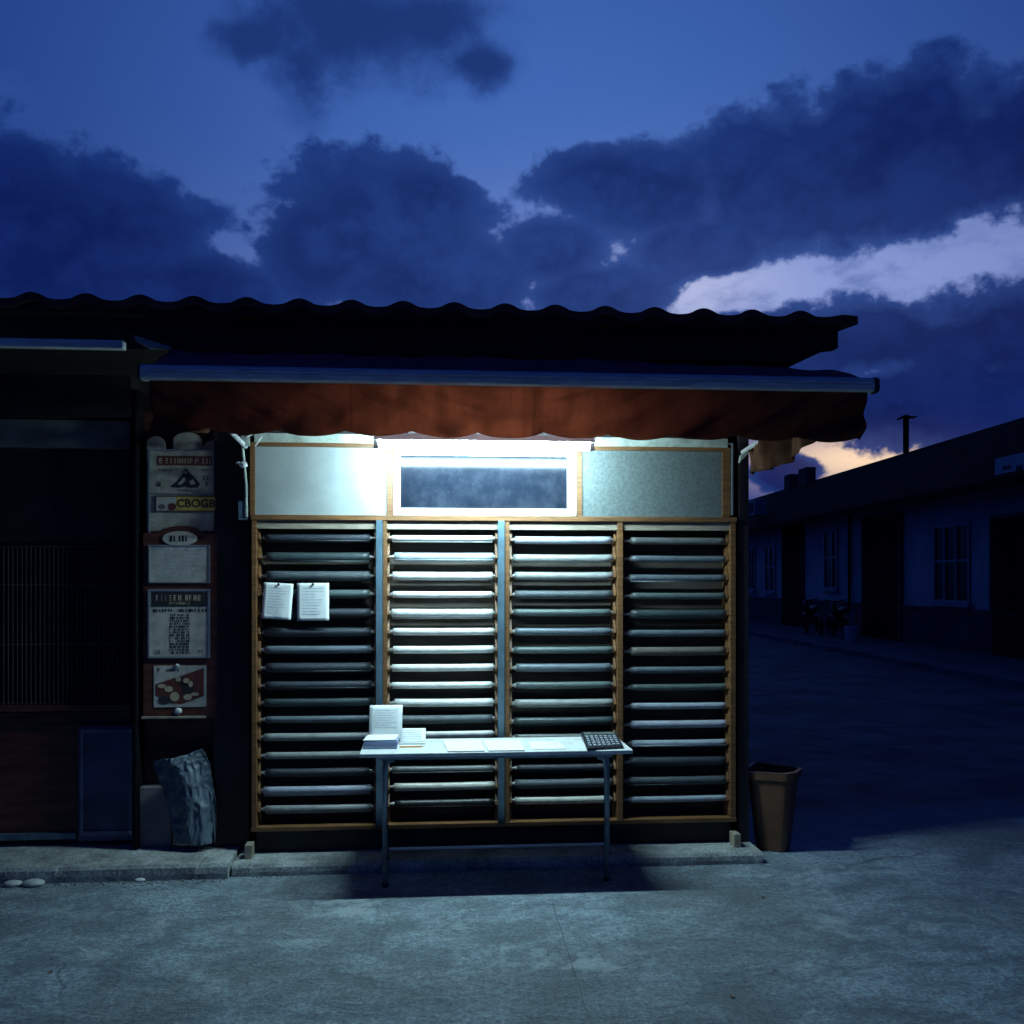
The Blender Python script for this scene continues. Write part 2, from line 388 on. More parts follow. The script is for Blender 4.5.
def rough_slab(bm, x0, x1, y0, y1, z0, z1, step=0.014, amp=0.003, seed=1):
    rnd = random.Random(seed)
    nx = max(2, int((x1 - x0) / step)); prof = [(y0, z0), (y0, z0 + (z1 - z0) * .5), (y0 + .004, z1 - .018), (y0 + .02, z1)] + [(y0 + (y1 - y0) * k / 4, z1) for k in (1, 2, 3, 4)] + [(y1, z0)]
    rows = []; chip = 0
    for i in range(nx + 1):
        if rnd.random() < 0.05: chip = rnd.random() * 0.018
        chip *= 0.82
        row = []
        for j, (y, z) in enumerate(prof):
            a = amp * (rnd.random() - .5)
            e = chip if j in (2, 3) else 0
            row.append(bm.verts.new((x0 + (x1 - x0) * i / nx, y + (a if j in (2, 3) else 0) + e, z + (a * .6 if 0 < j < 8 else 0) - e * 0.8)))
        rows.append(row)
    for a, b in zip(rows, rows[1:]):
        for j in range(len(prof) - 1): bm.faces.new((a[j], b[j], b[j + 1], a[j + 1]))
    bm.faces.new(rows[0]); bm.faces.new(rows[-1][::-1])
XL = P(230, 866, 5.82).x
bm = NB(); rough_slab(bm, -9, XL - .008, 5.80, 6.9, -0.02, 0.086, seed=3)
struct(obj('pavement', bm, M['kerb']))
XR = P(759, 850, 5.9).x
bm = NB(); rough_slab(bm, XL + .008, XR, 5.83, 6.9, -0.02, 0.068, seed=4)
struct(obj('kerb', bm, M['kerb']))
# expansion joint scored in the concrete
bm = NB()
a = G(552, 903); b = G(596, 1040)
for i in range(14):
    p = a.lerp(b, i / 14); q = a.lerp(b, (i + 1) / 14)
    j0 = 0.003 * math.sin(i * 2.1); j1 = 0.003 * math.sin((i + 1) * 2.1)
    vs = [bm.verts.new((p.x - .002 + j0, p.y, .003)), bm.verts.new((p.x + .002 + j0, p.y, .003)), bm.verts.new((q.x + .002 + j1, q.y, .003)), bm.verts.new((q.x - .002 + j1, q.y, .003))]
    bm.faces.new(vs)
struct(obj('path_joint', bm, mat('joint_dirt', (0.10, 0.105, 0.11), 0.9)))

# ------------------------------------------------------------------ the shop building
YW = 6.36
bld = thing('shop_building', (-1.0, YW, 0), 'low dark shop building with a scalloped clay tile roof behind the fabric rack', 'building')
XE = P(750, 600, 6.05).x
bm = NB(); box(bm, -9, XE, YW, YW + 3.4, 0.0, 3.12)
obj('wall', bm, M['plaster'], bld)
# dark posts flanking the rack
bm = NB(); box(bm, P(738.5, 500, 6.07).x, XE, 6.07, YW, 0.05, 2.62)
obj('corner_post', bm, M['darkwall'], bld, bevel=.004)
bm = NB(); pbox(bm, 214, 432, 249, 846, 6.17, 0, .18)
obj('dark_panel', bm, M['darkwall'], bld)
bm = NB(); box(bm, P(138, 600, 6.30).x, P(218, 600, 6.30).x, 6.30, YW, 0.08, 2.75)
obj('red_panel', bm, M['redwood'], bld)
# post left of the posters
bm = NB(); box(bm, P(133, 600, 6.14).x, P(137, 600, 6.14).x, 6.14, YW, 0.08, 2.85)
obj('post', bm, mat('post_paint', (.005, .005, .007), .8, spec=.1), bld, bevel=.005)
# rafters under the eave / fascia
YE = 5.32
pl = P(-60, 317, YE + .12); 
xs838 = P(838, 337, YE + .12).x
zt = P(500, 319, YE + .12).z; zb = P(838, 348, YE + .12).z
bm = NB()
x798 = P(798, 363, YE + .12).x; x826 = P(826, 350, YE + .12).x
prism(bm, [(-9, zt), (xs838, zt), (xs838, zb), (x826, zb - .008), (x798, zb - .085), (-9, zb - .085)], 'y', YE + .12, YE + .2)
obj('fascia', bm, M['timber'], bld)
bm = NB()
zs = zb - .085
box(bm, -9, x798, YE + .2, YW, zs, zs + .04)
obj('soffit', bm, M['timber'], bld)
# roof: pantiles, wavy front edge, slope up and back
x858 = P(858, 315, YE).x
per = 0.272
x200 = P(140, 294, YE).x
def wave(x):
    ph = ((x - x200) / per) % 1.0
    c = math.cos(2 * math.pi * ph)
    return 0.024 * (max(c, -0.2) ** 1 if c > -0.2 else -0.2 + (c + 0.2) * 0.35)
roofz = P(512, 306, YE).z - .01
bm = NB(); top = []; 
nx = 560; xlo = -9.0
def rz(x, y): 
    fl = 1 if x < x858 - .25 else max(0, (x858 - x) / .25)
    return roofz + wave(x) * fl + (0.10) * (y - YE) 
for j, y in enumerate([YE, YE + .012, YE + .35, YE + .355, YE + .75, YE + .755, YE + 1.2, YE + 1.205, YE + 2.6]):
    step = -0.016 * (0 if j < 3 else 0)
    lift = [0, 0, 0, .008, .0, .008, 0, .008, 0][j]
    top.append([bm.verts.new((xlo + (x858 - xlo) * i / nx, y, rz(xlo + (x858 - xlo) * i / nx, y) + lift)) for i in range(nx + 1)])
bot = [bm.verts.new((v.co.x, v.co.y, v.co.z - .045)) for v in top[0]]
botb = [bm.verts.new((v.co.x, v.co.y, v.co.z - .045)) for v in top[-1]]
for a, b in zip(top, top[1:]):
    for i in range(nx): bm.faces.new((a[i], a[i + 1], b[i + 1], b[i]))
for i in range(nx):
    bm.faces.new((bot[i], bot[i + 1], top[0][i + 1], top[0][i])); bm.faces.new((bot[i], botb[i], botb[i + 1], bot[i + 1]))
bm.faces.new([r[-1] for r in top] + [botb[-1], bot[-1]])
obj('roof', bm, M['tile'], bld, smooth=False)
bm = NB(); prism(bm, [(YE + 2.6, 3.1), (YE + 2.6, roofz + .22), (YE + 4.3, 3.1)], 'x', -9, x858 - .2)
obj('roof_ridge', bm, M['tile'], bld)
# board under the tile ends
bm = NB(); box(bm, -9, P(850, 320, YE).x - .06, YE + .03, YE + .12, zt - .04, zt + .012); obj('eave_board', bm, M['timber'], bld)

# left shop front: shutter box, signboard, grille window, panels
bm = NB(); pbox(bm, -120, 337.5, 123, 346, 5.24, 0, .06); obj('shutter_rail', bm, M['alu'], bld, bevel=.006)
bm = NB(); pbox(bm, -120, 347, 131, 415, 6.14, 0, .2); obj('dark_lintel', bm, M['darkwall'], bld)
bm = NB(); pbox(bm, -120, 419, 130, 447, 6.24, 0, .08); obj('dim_signboard', bm, M['dim'], bld, bevel=.003)
bm = NB(); pbox(bm, -120, 448.5, 130, 543, 6.30, 0, .05); obj('upper_panel', bm, M['darkwall'], bld)
win = obj('window', (lambda b: (pbox(b, -120, 544, 131, 706, 6.33, 0, .028), b)[1])(NB()), M['winglass'], bld)
bm = NB()
for i in range(42):
    px = -60 + i * 4.55
    a = P(px, 547, 6.27); b = P(px, 705, 6.27)
    tube(bm, [(a.x, 6.27, b.z), (a.x, 6.27, a.z)], .0028, 6)
for py in (546, 585, 645, 704):
    a = P(-60, py, 6.27); b = P(130, py, 6.27)
    tube(bm, [(a.x, 6.275, a.z), (b.x, 6.275, a.z)], .005, 6)
obj('grille', bm, M['grille'], win)
bm = NB(); pbox(bm, -120, 706, 131, 712, 6.25, 0, .1); obj('ledge', bm, M['redwood'], bld, bevel=.003)
bm = NB(); pbox(bm, -120, 713, 131, 834, 6.30, 0, .05); obj('lower_panel', bm, M['redwood'], bld)
bm = NB(); pbox(bm, -120, 835, 76, 841.5, 6.27, 0, .07); obj('base_rail', bm, M['steel'], bld, bevel=.004)
# navy cabinet door
bm = NB(); pbox(bm, 78, 726, 134, 841, 6.25, 0, .045)
dr = obj('cabinet_door', bm, M['navy'], bld, bevel=.003, label='navy panelled cabinet door')
bm = NB()
for r_ in ((80, 729, 83, 836), (129, 729, 132, 836), (83.2, 729, 128.8, 733), (83.2, 831, 128.8, 836)): pbox(bm, *r_, 6.236, 0, .0135)
obj('door_frame', bm, mat('navy_trim', (0.09, 0.11, 0.19), 0.4), dr, bevel=.002)
bm = NB()
for py in (731, 832):
    if py == 832: obj('hinge', bm, M['silverframe'], dr); bm = NB()
    c = P(131, py, 6.23); tube(bm, [(c.x, 6.2355, c.z), (c.x, 6.218, c.z)], .009, 10)
obj('hinge', bm, M['silverframe'], dr)
# steel bracket tip at the canopy's left
bm = NB()
a, b, c_, d_ = P(135, 336, 5.3), P(170, 347, 5.3), P(172, 349.5, 5.3), P(150, 349, 5.3)
prism(bm, [(a.x, a.z), (b.x, b.z), (c_.x, c_.z), (d_.x, d_.z), (a.x + .01, a.z - .03)], 'y', 5.28, 5.31)
obj('bracket', bm, M['pale'], bld, bevel=.002)

# ------------------------------------------------------------------ pale fence boards behind posters
def tomb(px0, px1, pyt, pyb, Y, th, name, label):
    a = P(px0, pyt, Y); b = P(px1, pyb, Y); wd = b.x - a.x; r = min(wd * .5, .05)
    pts = [(a.x, b.z), (b.x, b.z), (b.x, a.z - r)]
    for k in range(1, 9):
        an = math.pi * k / 9; pts.append(((a.x + b.x) / 2 + wd / 2 * math.cos(an), a.z - r + r * math.sin(an)))
    pts.append((a.x, a.z - r))
    bm = NB(); prism(bm, pts, 'y', Y, Y + th)
    return tag(obj(name, bm, M['poster'], bevel=.002), label, 'board', 'round topped pale boards behind the posters')
tomb(146.5, 165, 436, 548, 6.215, .02, 'backing_board', 'narrow round topped pale board behind left edge of upper poster')
tomb(173, 202, 432, 548, 6.213, .02, 'backing_board', 'tall round topped pale board rising above middle of upper poster')
tomb(203, 226, 440, 530, 6.20, .02, 'backing_board', 'stained pale board sticking out right of the upper poster')

# pseudo lettering: rows of short strokes
def glyphs(bm, x0, x1, z0, z1, Y, seed, wmul=0.75, dens=1.0, th=.0006, weight=0.18):
    rnd = random.Random(seed); h = z1 - z0; x = x0
    while x < x1 - h * .4:
        w_ = h * wmul * (0.7 + rnd.random() * .5)
        if rnd.random() < 0.14 * dens: x += h * .5; continue
        s = h * weight
        if x + w_ > x1: break
        k = rnd.randint(0, 5)
        if k in (0, 1, 3, 5): box(bm, x, x + s, Y, Y + th, z0, z1)
        if k in (0, 2, 3): box(bm, x + w_ - s, x + w_, Y, Y + th, z0, z1)
        if k in (1, 2, 4, 5): box(bm, x + s * 1.02, x + w_ - s * 1.02, Y, Y + th, z1 - s, z1)
        if k in (1, 3, 4, 5): box(bm, x + s * 1.02, x + w_ - s * 1.02, Y, Y + th, z0 + h * .42, z0 + h * .42 + s)
        if k in (2, 4, 5): box(bm, x + s * 1.02, x + w_ - s * 1.02, Y, Y + th, z0, z0 + s)
        x += w_ + h * .22
def prow(bm, px0, px1, py0, py1, Y, seed, **kw):
    a = P(px0, py0, Y); b = P(px1, py1, Y); glyphs(bm, a.x, b.x, b.z, a.z, Y, seed, **kw)
def frame_ring(bm, px0, py0, px1, py1, Y, y0, y1, w):
    pbox(bm, px0, py0, px1, py0 + w, Y, y0, y1); pbox(bm, px0, py1 - w, px1, py1, Y, y0, y1)
    pbox(bm, px0, py0 + w, px0 + w, py1 - w, Y, y0, y1); pbox(bm, px1 - w, py0 + w, px1, py1 - w, Y, y0, y1)
    
# upper poster
Y1 = 6.18
c = P(181, 548, Y1)
ps = thing('poster', c, 'pale green poster with red heading and a dark mountain drawing', 'poster', 'framed posters beside the rack')
bm = NB(); pbox(bm, 150, 451, 215, 531, Y1, 0, .012); obj('sheet', bm, M['poster'], ps)
bm = NB(); frame_ring(bm, 148.5, 449.5, 214.5, 494.5, Y1, -.006, -.0005, 1.1); pbox(bm, 148.5, 495, 150, 548, Y1, -.006, .01)
obj('frame', bm, M['silverframe'], ps)
bm = NB(); pbox(bm, 157.5, 456, 212, 465.5, Y1, -.002, -.0005); hd = obj('red_heading', bm, M['red'], ps)
bm = NB(); prow(bm, 159, 211, 458, 463.8, Y1 - .0032, 5, weight=.22, dens=.2); obj('lettering', bm, M['creamink'], hd)
bm = NB()
pk = [(170, 487), (177, 481), (182, 475), (184, 470), (186.5, 468), (189, 472), (193, 476), (197, 480), (200, 484), (198, 487.5), (190, 488), (185, 486.5), (178, 488)]
prism(bm, [(P(x, y, Y1).x, P(x, y, Y1).z) for x, y in pk], 'y', Y1 - .002, Y1 - .0006)
prow(bm, 159, 173, 469, 471.5, Y1 - .002, 9); prow(bm, 202, 212, 469, 471, Y1 - .002, 11)
prow(bm, 178, 198, 489.6, 491, Y1 - .002, 12, weight=.4); prow(bm, 203, 210, 476, 480, Y1 - .002, 13); prow(bm, 203, 210, 482, 487, Y1 - .002, 15)
prow(bm, 157, 161, 482, 487, Y1 - .002, 16)
obj('drawing', bm, M['black'], ps)
bm = NB()
for pts in ([(178, 484), (184, 477), (186, 480), (181, 485)], [(189, 482), (193, 479), (196, 484), (191, 485)], [(183, 473), (186.5, 470.5), (187, 474)]):
    prism(bm, [(P(x, y, Y1).x, P(x, y, Y1).z) for x, y in pts], 'y', Y1 - .003, Y1 - .0022)
obj('pale_strokes', bm, M['poster'], ps)
# yellow strip
Y1b = Y1 - .012
st = thing('price_strip', P(185, 512, Y1b), 'yellow strip of dark bold characters fixed across the poster foot', 'sign')
bm = NB(); pbox(bm, 155.5, 495.5, 215.5, 511.5, Y1b, 0, .008); obj('frame', bm, mat('strip_wood', (.12, .08, .04), .6), st)
bm = NB(); pbox(bm, 156.5, 497, 175.8, 510.5, Y1b, -.002, -.0005); obj('pale_field', bm, M['postergrey'], st)
bm = NB(); pbox(bm, 176, 497, 214.8, 510.5, Y1b, -.002, -.0005); yf = obj('yellow_field', bm, M['yellow'], st)
def disc(bm, px, py, rx, rz_, Y, y0, y1, n=16):
    c = P(px, py, Y); s = Y / F
    prism(bm, [(c.x + rx * s * math.cos(2 * math.pi * k / n), c.z + rz_ * s * math.sin(2 * math.pi * k / n)) for k in range(n)], 'y', Y + y0, Y + y1)
bm = NB(); disc(bm, 172.3, 506.8, 3.8, 3.6, Y1b, -.004, -.0022); obj('red_spot', bm, M['red'], st)
bm = NB(); disc(bm, 162, 506.8, 3.4, 2.6, Y1b, -.004, -.0022); obj('grey_spot', bm, M['dim'], st)
def text(s, cx, cz, h, Y, m, parent, name='lettering', sx=1.0, bold=0.0):
    cu = bpy.data.curves.new(name, 'FONT'); cu.body = s; cu.size = h; cu.align_x = 'CENTER'; cu.align_y = 'CENTER'; cu.extrude = .0004; cu.offset = bold
    tmp = bpy.data.objects.new('tmp_text', cu); C.objects.link(tmp)
    me = bpy.data.meshes.new_from_object(tmp.evaluated_get(bpy.context.evaluated_depsgraph_get()))
    bpy.data.objects.remove(tmp)
    me.transform(Matrix.Translation((cx, Y, cz)) @ Matrix.Rotation(R(90), 4, 'X') @ Matrix.Diagonal((sx, 1, 1, 1)))
    bm = NB(); bm.from_mesh(me); return obj(name, bm, m, parent)
c = P(196, 503.8, Y1b); text('CBOGB', c.x, c.z, .066, Y1b - .003, M['black'], yf, sx=1.02, bold=.0018)

# red notice board with arched head
Y2 = 6.165
nb = thing('notice_board', P(180, 719, Y2), 'dark red wooden notice board with an arched head', 'board')
pts = [(143, 718), (217, 718), (217, 533), (202, 532.5)]
for k in range(1, 8):
    an = math.pi * k / 8; pts.append((181 + 19 * math.cos(an), 532 - 6.5 * math.sin(an)))
pts += [(160, 532.5), (143, 533)]
bm = NB(); prism(bm, [(P(x, y, Y2).x, P(x, y, Y2).z) for x, y in pts], 'y', Y2, Y2 + .13)
obj('panel', bm, M['redwood'], nb, bevel=.003)
bm = NB(); pbox(bm, 142, 716, 206, 718.3, Y2, -.02, -.0005); obj('ledge', bm, M['conc_block'], nb, bevel=.002)
# oval sign
ov = thing('oval_sign', P(180, 544, Y2), 'small white oval sign in the arched head of the red board', 'sign')
bm = NB(); disc(bm, 180, 538.6, 16.5, 7.2, Y2, -.008, -.0008, 28); obj('plate', bm, M['postergrey'], ov, bevel=.001)
bm = NB(); prow(bm, 169.5, 192, 535.5, 541.6, Y2 - .0092, 25, weight=.25, wmul=.5, dens=0); obj('lettering', bm, M['black'], ov)
# framed document
dc = thing('framed_document', P(180, 583, Y2), 'grey framed sheet of small print under the oval sign', 'notice', 'framed posters beside the rack')
bm = NB(); pbox(bm, 150, 546, 209.5, 582, Y2, -.008, -.001); obj('sheet', bm, M['postergrey'], dc)
bm = NB(); frame_ring(bm, 149, 545, 210.5, 583, Y2, -.014, -.0082, 1.4); obj('frame', bm, M['silverframe'], dc)
bm = NB()
prow(bm, 153, 207, 547.5, 550, Y2 - .0092, 31, weight=.3, dens=.3)
for i in range(7):
    k = 7 * (i % 3); prow(bm, 153 + k * .6, 207 - k * .8, 553 + i * 3.7, 554.6 + i * 3.7, Y2 - .0092, 40 + i, weight=.3)
obj('lettering', bm, M['ink'], dc)
# menu frame
mn = thing('framed_menu', P(180, 658, Y2), 'framed poster with black header and one dense middle column of print', 'poster', 'framed posters beside the rack')
bm = NB(); pbox(bm, 149.5, 590, 209.5, 657, Y2, -.008, -.001); obj('sheet', bm, M['postergrey'], mn)
bm = NB(); frame_ring(bm, 148.5, 589, 210.5, 658, Y2, -.014, -.0082, 1.9); obj('frame', bm, M['silverframe'], mn)
bm = NB(); pbox(bm, 151.5, 592, 207.5, 606.5, Y2, -.0105, -.0085); hb = obj('black_header', bm, M['black'], mn)
bm = NB(); prow(bm, 156, 203, 595, 600.5, Y2 - .0117, 51, weight=.18, dens=.3, wmul=.6); prow(bm, 167, 192, 602, 604.5, Y2 - .0117, 52)
obj('lettering', bm, M['creamink'], hb)
bm = NB()
prow(bm, 153, 207, 609, 612, Y2 - .0095, 53, weight=.34, dens=.3)
for i in range(14): prow(bm, 169.5, 190, 614 + i * 2.9, 616.1 + i * 2.9, Y2 - .0095, 60 + i, weight=.34, dens=.4)
prow(bm, 153, 160, 650, 654, Y2 - .0095, 81); prow(bm, 196, 204, 650, 653, Y2 - .0095, 82)
obj('lettering', bm, M['black'], mn)
# postcard with tacks
pc = thing('postcard', P(180, 708, Y2), 'small postcard of rounded shapes on a dark red wedge, pinned at the board foot', 'postcard')
bm = NB(); pbox(bm, 154, 665.5, 206.5, 707, Y2, -.004, -.001); obj('sheet', bm, M['postergrey'], pc)
bm = NB(); prism(bm, [(P(x, y, Y2).x, P(x, y, Y2).z) for x, y in ((156, 684), (204, 668), (204, 696), (182, 704), (170, 703), (156, 695))], 'y', Y2 - .0055, Y2 - .0045)
obj('red_wedge', bm, M['red'], pc)
bm = NB()
for (x, y, a, b) in ((184, 681, 6, 4), (188, 688, 6, 7), (165, 700, 6, 4)): disc(bm, x, y, a, b, Y2, -.0066, -.0058)
prow(bm, 156, 162, 668, 671, Y2 - .0058, 90); prow(bm, 167, 181, 669, 671.5, Y2 - .0058, 91)
obj('dark_shapes', bm, M['black'], pc)
bm = NB()
for (x, y, a, b) in ((162, 686, 4, 2), (169, 689, 4, 3), (175, 696.5, 4.5, 4.5), (178.5, 679, 2.5, 2.5), (186.5, 680.5, 3, 2.5), (191, 684, 2, 3), (188, 697, 4, 3), (195, 694, 4, 1.6)): disc(bm, x, y, a, b, Y2, -.0076, -.0068)
obj('pale_shapes', bm, M['creamink'], pc)
def ball(bm, c, r, sx=1, sy=1, sz=1, seg=14, rings=8, jitter=0, seed=0):
    rnd = random.Random(seed)
    m_ = Matrix.Translation(c) @ Matrix.Diagonal((sx, sy, sz, 1))
    o = bmesh.ops.create_uvsphere(bm, u_segments=seg, v_segments=rings, radius=r, matrix=m_)
    if jitter:
        for v in o['verts']: v.co += Vector((rnd.random() - .5, rnd.random() - .5, rnd.random() - .5)) * jitter
c = P(178.5, 710.8, Y2); bm = NB(); ball(bm, Vector((c.x, Y2 - .012, c.z)), .024, 1, .5, .85)
obj('tack', bm, M['white_stone'], pc, smooth=True)
c = P(177.5, 665.5, Y2); bm = NB(); ball(bm, Vector((c.x, Y2 - .008, c.z)), .014, 1, .5, .8)
obj('tack', bm, M['white_stone'], pc, smooth=True)

# ------------------------------------------------------------------ rack
YR = 6.05; RD = 0.13
rk = thing('fabric_rack', P(493, 850, YR + .06), 'wide honey wood rack of four bays standing on the kerb, full of rolls', 'rack')
rk.location.z = .068; WL[rk.name] = Vector(rk.location)
zT = (P(255, 514, YR).z + P(733, 518, YR).z) / 2; zTb = zT - .03
zB = (P(255, 826, YR).z + P(733, 819, YR).z) / 2
def stile(px0, px1, m, name, y0=YR, y1=YR + RD, z0=None, z1=None, **kw):
    bm = NB(); box(bm, P(px0, 650, YR).x, P(px1, 650, YR).x, y0, y1, z0 if z0 is not None else zB, z1 if z1 is not None else zTb)
    return obj(name, bm, m, rk, bevel=.002, **kw)
xl = P(251.5, 650, YR).x; xr = P(736, 650, YR).x
bm = NB(); box(bm, xl - .005, xr + .005, YR - .006, YR + RD, zTb, zT); obj('top_rail', bm, M['wood_h'], rk, bevel=.002)
bm = NB(); box(bm, xl - .003, xr + .003, YR - .004, YR + RD, zB - .026, zB); obj('bottom_rail', bm, M['wood_h'], rk, bevel=.002)
stile(251.5, 256.5, M['wood'], 'side_stile'); stile(730.5, 736, M['wood'], 'side_stile')
stile(376, 382.5, M['steel'], 'steel_divider', y0=YR - .012); stile(383, 387, M['wood'], 'wood_divider')
stile(498, 504.5, M['steel'], 'steel_divider', y0=YR - .012); stile(505, 509.5, M['wood'], 'wood_divider')
stile(617.5, 623, M['wood'], 'wood_divider')
bm = NB(); box(bm, xl, xr, YR + RD, YR + RD + .012, zB - .02, zT); obj('back_panel', bm, M['back'], rk)
bm = NB(); box(bm, xl + .03, xr - .03, YR + .016, YR + .022, zTb - .052, zTb - .001); obj('lit_back_strip', bm, mat('lit_back_beige', (.26, .22, .17), .7, stretch=(1, 1, 10)), rk)  # added strip; its beige stands for the tube-lit top of the back panel
bm = NB(); box(bm, xl + .02, xr - .02, YR + .05, YR + .07, .075, zB - .027); obj('kick_board', bm, M['darkwall'], rk)
for px in (249, 736):
    c = P(px, 840, 5.98)
    bm = NB(); box(bm, c.x - .022, c.x + .022, 5.95, 6.042, .068, .150); 
    o = obj('foot_block', bm, M['conc_block'], rk, bevel=.004)
ys16 = [538, 557, 576, 594, 613, 632, 649.5, 667.5, 685, 702, 719, 736.5, 755, 772, 789.5, 808]
ys3 = [540, 558.5, 576, 594.5, 612.5, 631.5, 650, 667.5, 685, 703, 721, 737, 752, 767.5, 783, 799.5]
ys4 = [541, 559, 578, 596, 614, 633, 651, 669.7, 687, 705.7, 724, 743, 761, 780, 798.5]
ys2 = [538, 557, 576, 594.5, 613, 631.5, 649.5, 667.5, 685, 702.5, 719, 734, 752, 769, 786, 803]
cols = {'white': ((.66, .66, .63), .4), 'light grey': ((.42, .45, .44), .45), 'silver': ((.50, .53, .55), .35), 'pale blue': ((.30, .38, .46), .45),
        'steel blue': ((.15, .22, .29), .5), 'slate': ((.10, .145, .18), .55), 'teal grey': ((.12, .20, .20), .5), 'dark teal': ((.05, .10, .115), .5),
        'navy': ((.03, .05, .085), .6), 'charcoal': ((.035, .042, .05), .6), 'lavender': ((.33, .36, .48), .45), 'cream': ((.55, .53, .42), .5),
        'taupe': ((.27, .22, .16), .55), 'grey': ((.20, .22, .23), .55), 'black': ((.015, .013, .02), .6)}
RM = {}
for k, (c, r) in cols.items():
    RM[k] = mat('roll_' + k.replace(' ', '_'), tuple((v * .6 + .4 * sum(c) / 3) * (1 if max(c) > .45 else .62) for v in c), r * .72, var=.22, scale=11, stretch=(1, 5, 5), bump=.0012 if k not in ('navy', 'charcoal', 'slate') else .004, bscale=45, fine=.18)
M['spindle'] = mat('spindle_metal', (.33, .33, .32), .4, metal=.5)
bays = [
 ('leftmost', 257, 376, 265.5, 371, ys16, ['navy', 'dark teal', 'slate', 'teal grey', 'navy', 'navy', 'steel blue', 'navy', 'navy', 'dark teal', 'steel blue', 'light grey', 'light grey', 'navy', 'lavender', 'light grey']),
 ('second', 387, 498, 393, 493, ys2, ['white', 'pale blue', 'white', 'white', 'white', 'white', 'white', 'white', 'white', 'white', 'slate', 'white', 'grey', 'grey', 'cream', 'black']),
 ('third', 510, 617, 515, 611.5, ys3, ['lavender', 'light grey', 'light grey', 'slate', 'teal grey', 'steel blue', 'teal grey', 'steel blue', 'teal grey', 'light grey', 'dark teal', 'grey', 'slate', 'navy', 'slate', 'cream']),
 ('rightmost', 623, 730.5, 630, 726.5, ys4, ['grey', 'steel blue', 'steel blue', 'teal grey', 'dark teal', 'steel blue', 'taupe', 'steel blue', 'teal grey', 'pale blue', 'lavender', 'pale blue', 'navy', 'slate', 'pale blue'])]
ordn = ['top', 'second', 'third', 'fourth', 'fifth', 'sixth', 'seventh', 'eighth', 'ninth', 'tenth', 'eleventh', 'twelfth', 'thirteenth', 'fourteenth', 'fifteenth', 'bottom']
YC = YR + .062
for bname, bx0, bx1, rx0, rx1, ys, cl_ in bays:
    n = len(ys)
    # toothed rails carrying the spindles
    for side in (0, 1):
        pts = [(YR + RD - .001, zB + .002), (YR + RD - .001, zTb - .002)]
        zlist = [P((rx0 + rx1) / 2, y, YC).z for y in ys]
        pts.append((YR + .075, zTb - .002))
        for z in zlist:
            pts += [(YR + .028, z + .012), (YR + .022, z - .006), (YR + .07, z - .030)]
        pts.append((YR + .07, zB + .002))
        xx = P(bx0, 650, YR).x + .001 if side == 0 else P(bx1, 650, YR).x - .014
        bm = NB(); prism(bm, pts, 'x', xx, xx + .013); obj('toothed_rail', bm, M['wood'], rk)
    for i, (y, cn) in enumerate(zip(ys, cl_)):
        rnd = random.Random(hash((bx0, i)) & 0xffff if False else bx0 * 31 + i)
        pl_, pr_ = P(rx0, y, YC), P(rx1, y, YC); z = (pl_.z + pr_.z) / 2
        dark = cn in ('navy', 'slate', 'dark teal', 'charcoal')
        r = (.027 if dark else .0235) + (rnd.random() - .5) * .007
        where = 'at the bottom' if i == n - 1 else ('at the top' if i == 0 else ordn[i] + ' from the top')
        lab = f'{cn} fabric roll {where} of the {bname} rack bay'
        tr = thing('fabric_roll', ((pl_.x + pr_.x) / 2, YC, z), lab, 'fabric roll', 'fabric rolls on the rack')
        x0 = pl_.x + (rnd.random() - .5) * .022; x1 = pr_.x + (rnd.random() - .5) * .022
        tilt = (rnd.random() - .5) * .004
        bm = NB(); seg = 24; path = []; rr = []
        ns = 14
        for k in range(ns + 1):
            f = k / ns
            path.append((x0 + (x1 - x0) * f, YC, z + tilt * (f - .5) - .0015 * math.sin(math.pi * f)))
            rr.append(r * (1 + (rnd.random() - .5) * (.05 if dark else .012)))
        tube(bm, path, rr, seg)
        # loose cloth edge running along the roll
        an = R(200 + rnd.random() * 60)
        ey, ez = math.cos(an) * (r + .001), math.sin(an) * (r + .001)
        if rnd.random() < .25: prism(bm, [(YC + ey, z + ez), (YC + ey * 1.12, z + ez * 1.12), (YC + ey * 1.12, z + ez * 1.12 - .006), (YC + ey, z + ez - .006)], 'x', x0 + .004, x1 - .004)
        o = obj('cloth', bm, RM[cn], tr, smooth=True)
        o.data.polygons.foreach_set('use_smooth', [len(p.vertices) == 4 for p in o.data.polygons])
        bm = NB(); bxl = P(bx0, y, YC).x + .004; bxr = P(bx1, y, YC).x - .004
        tube(bm, [(bxl, YC, z), (x0 - .012, YC, z), (x0 - .0119, YC, z), (x0 - .0003, YC, z)], [.0085, .0085, .0135, .0135], 10); obj('spindle', bm, M['spindle'], tr)
        bm = NB(); tube(bm, [(x1 + .0003, YC, z), (x1 + .0119, YC, z), (x1 + .012, YC, z), (bxr, YC, z)], [.0135, .0135, .0085, .0085], 10); obj('spindle', bm, M['spindle'], tr)

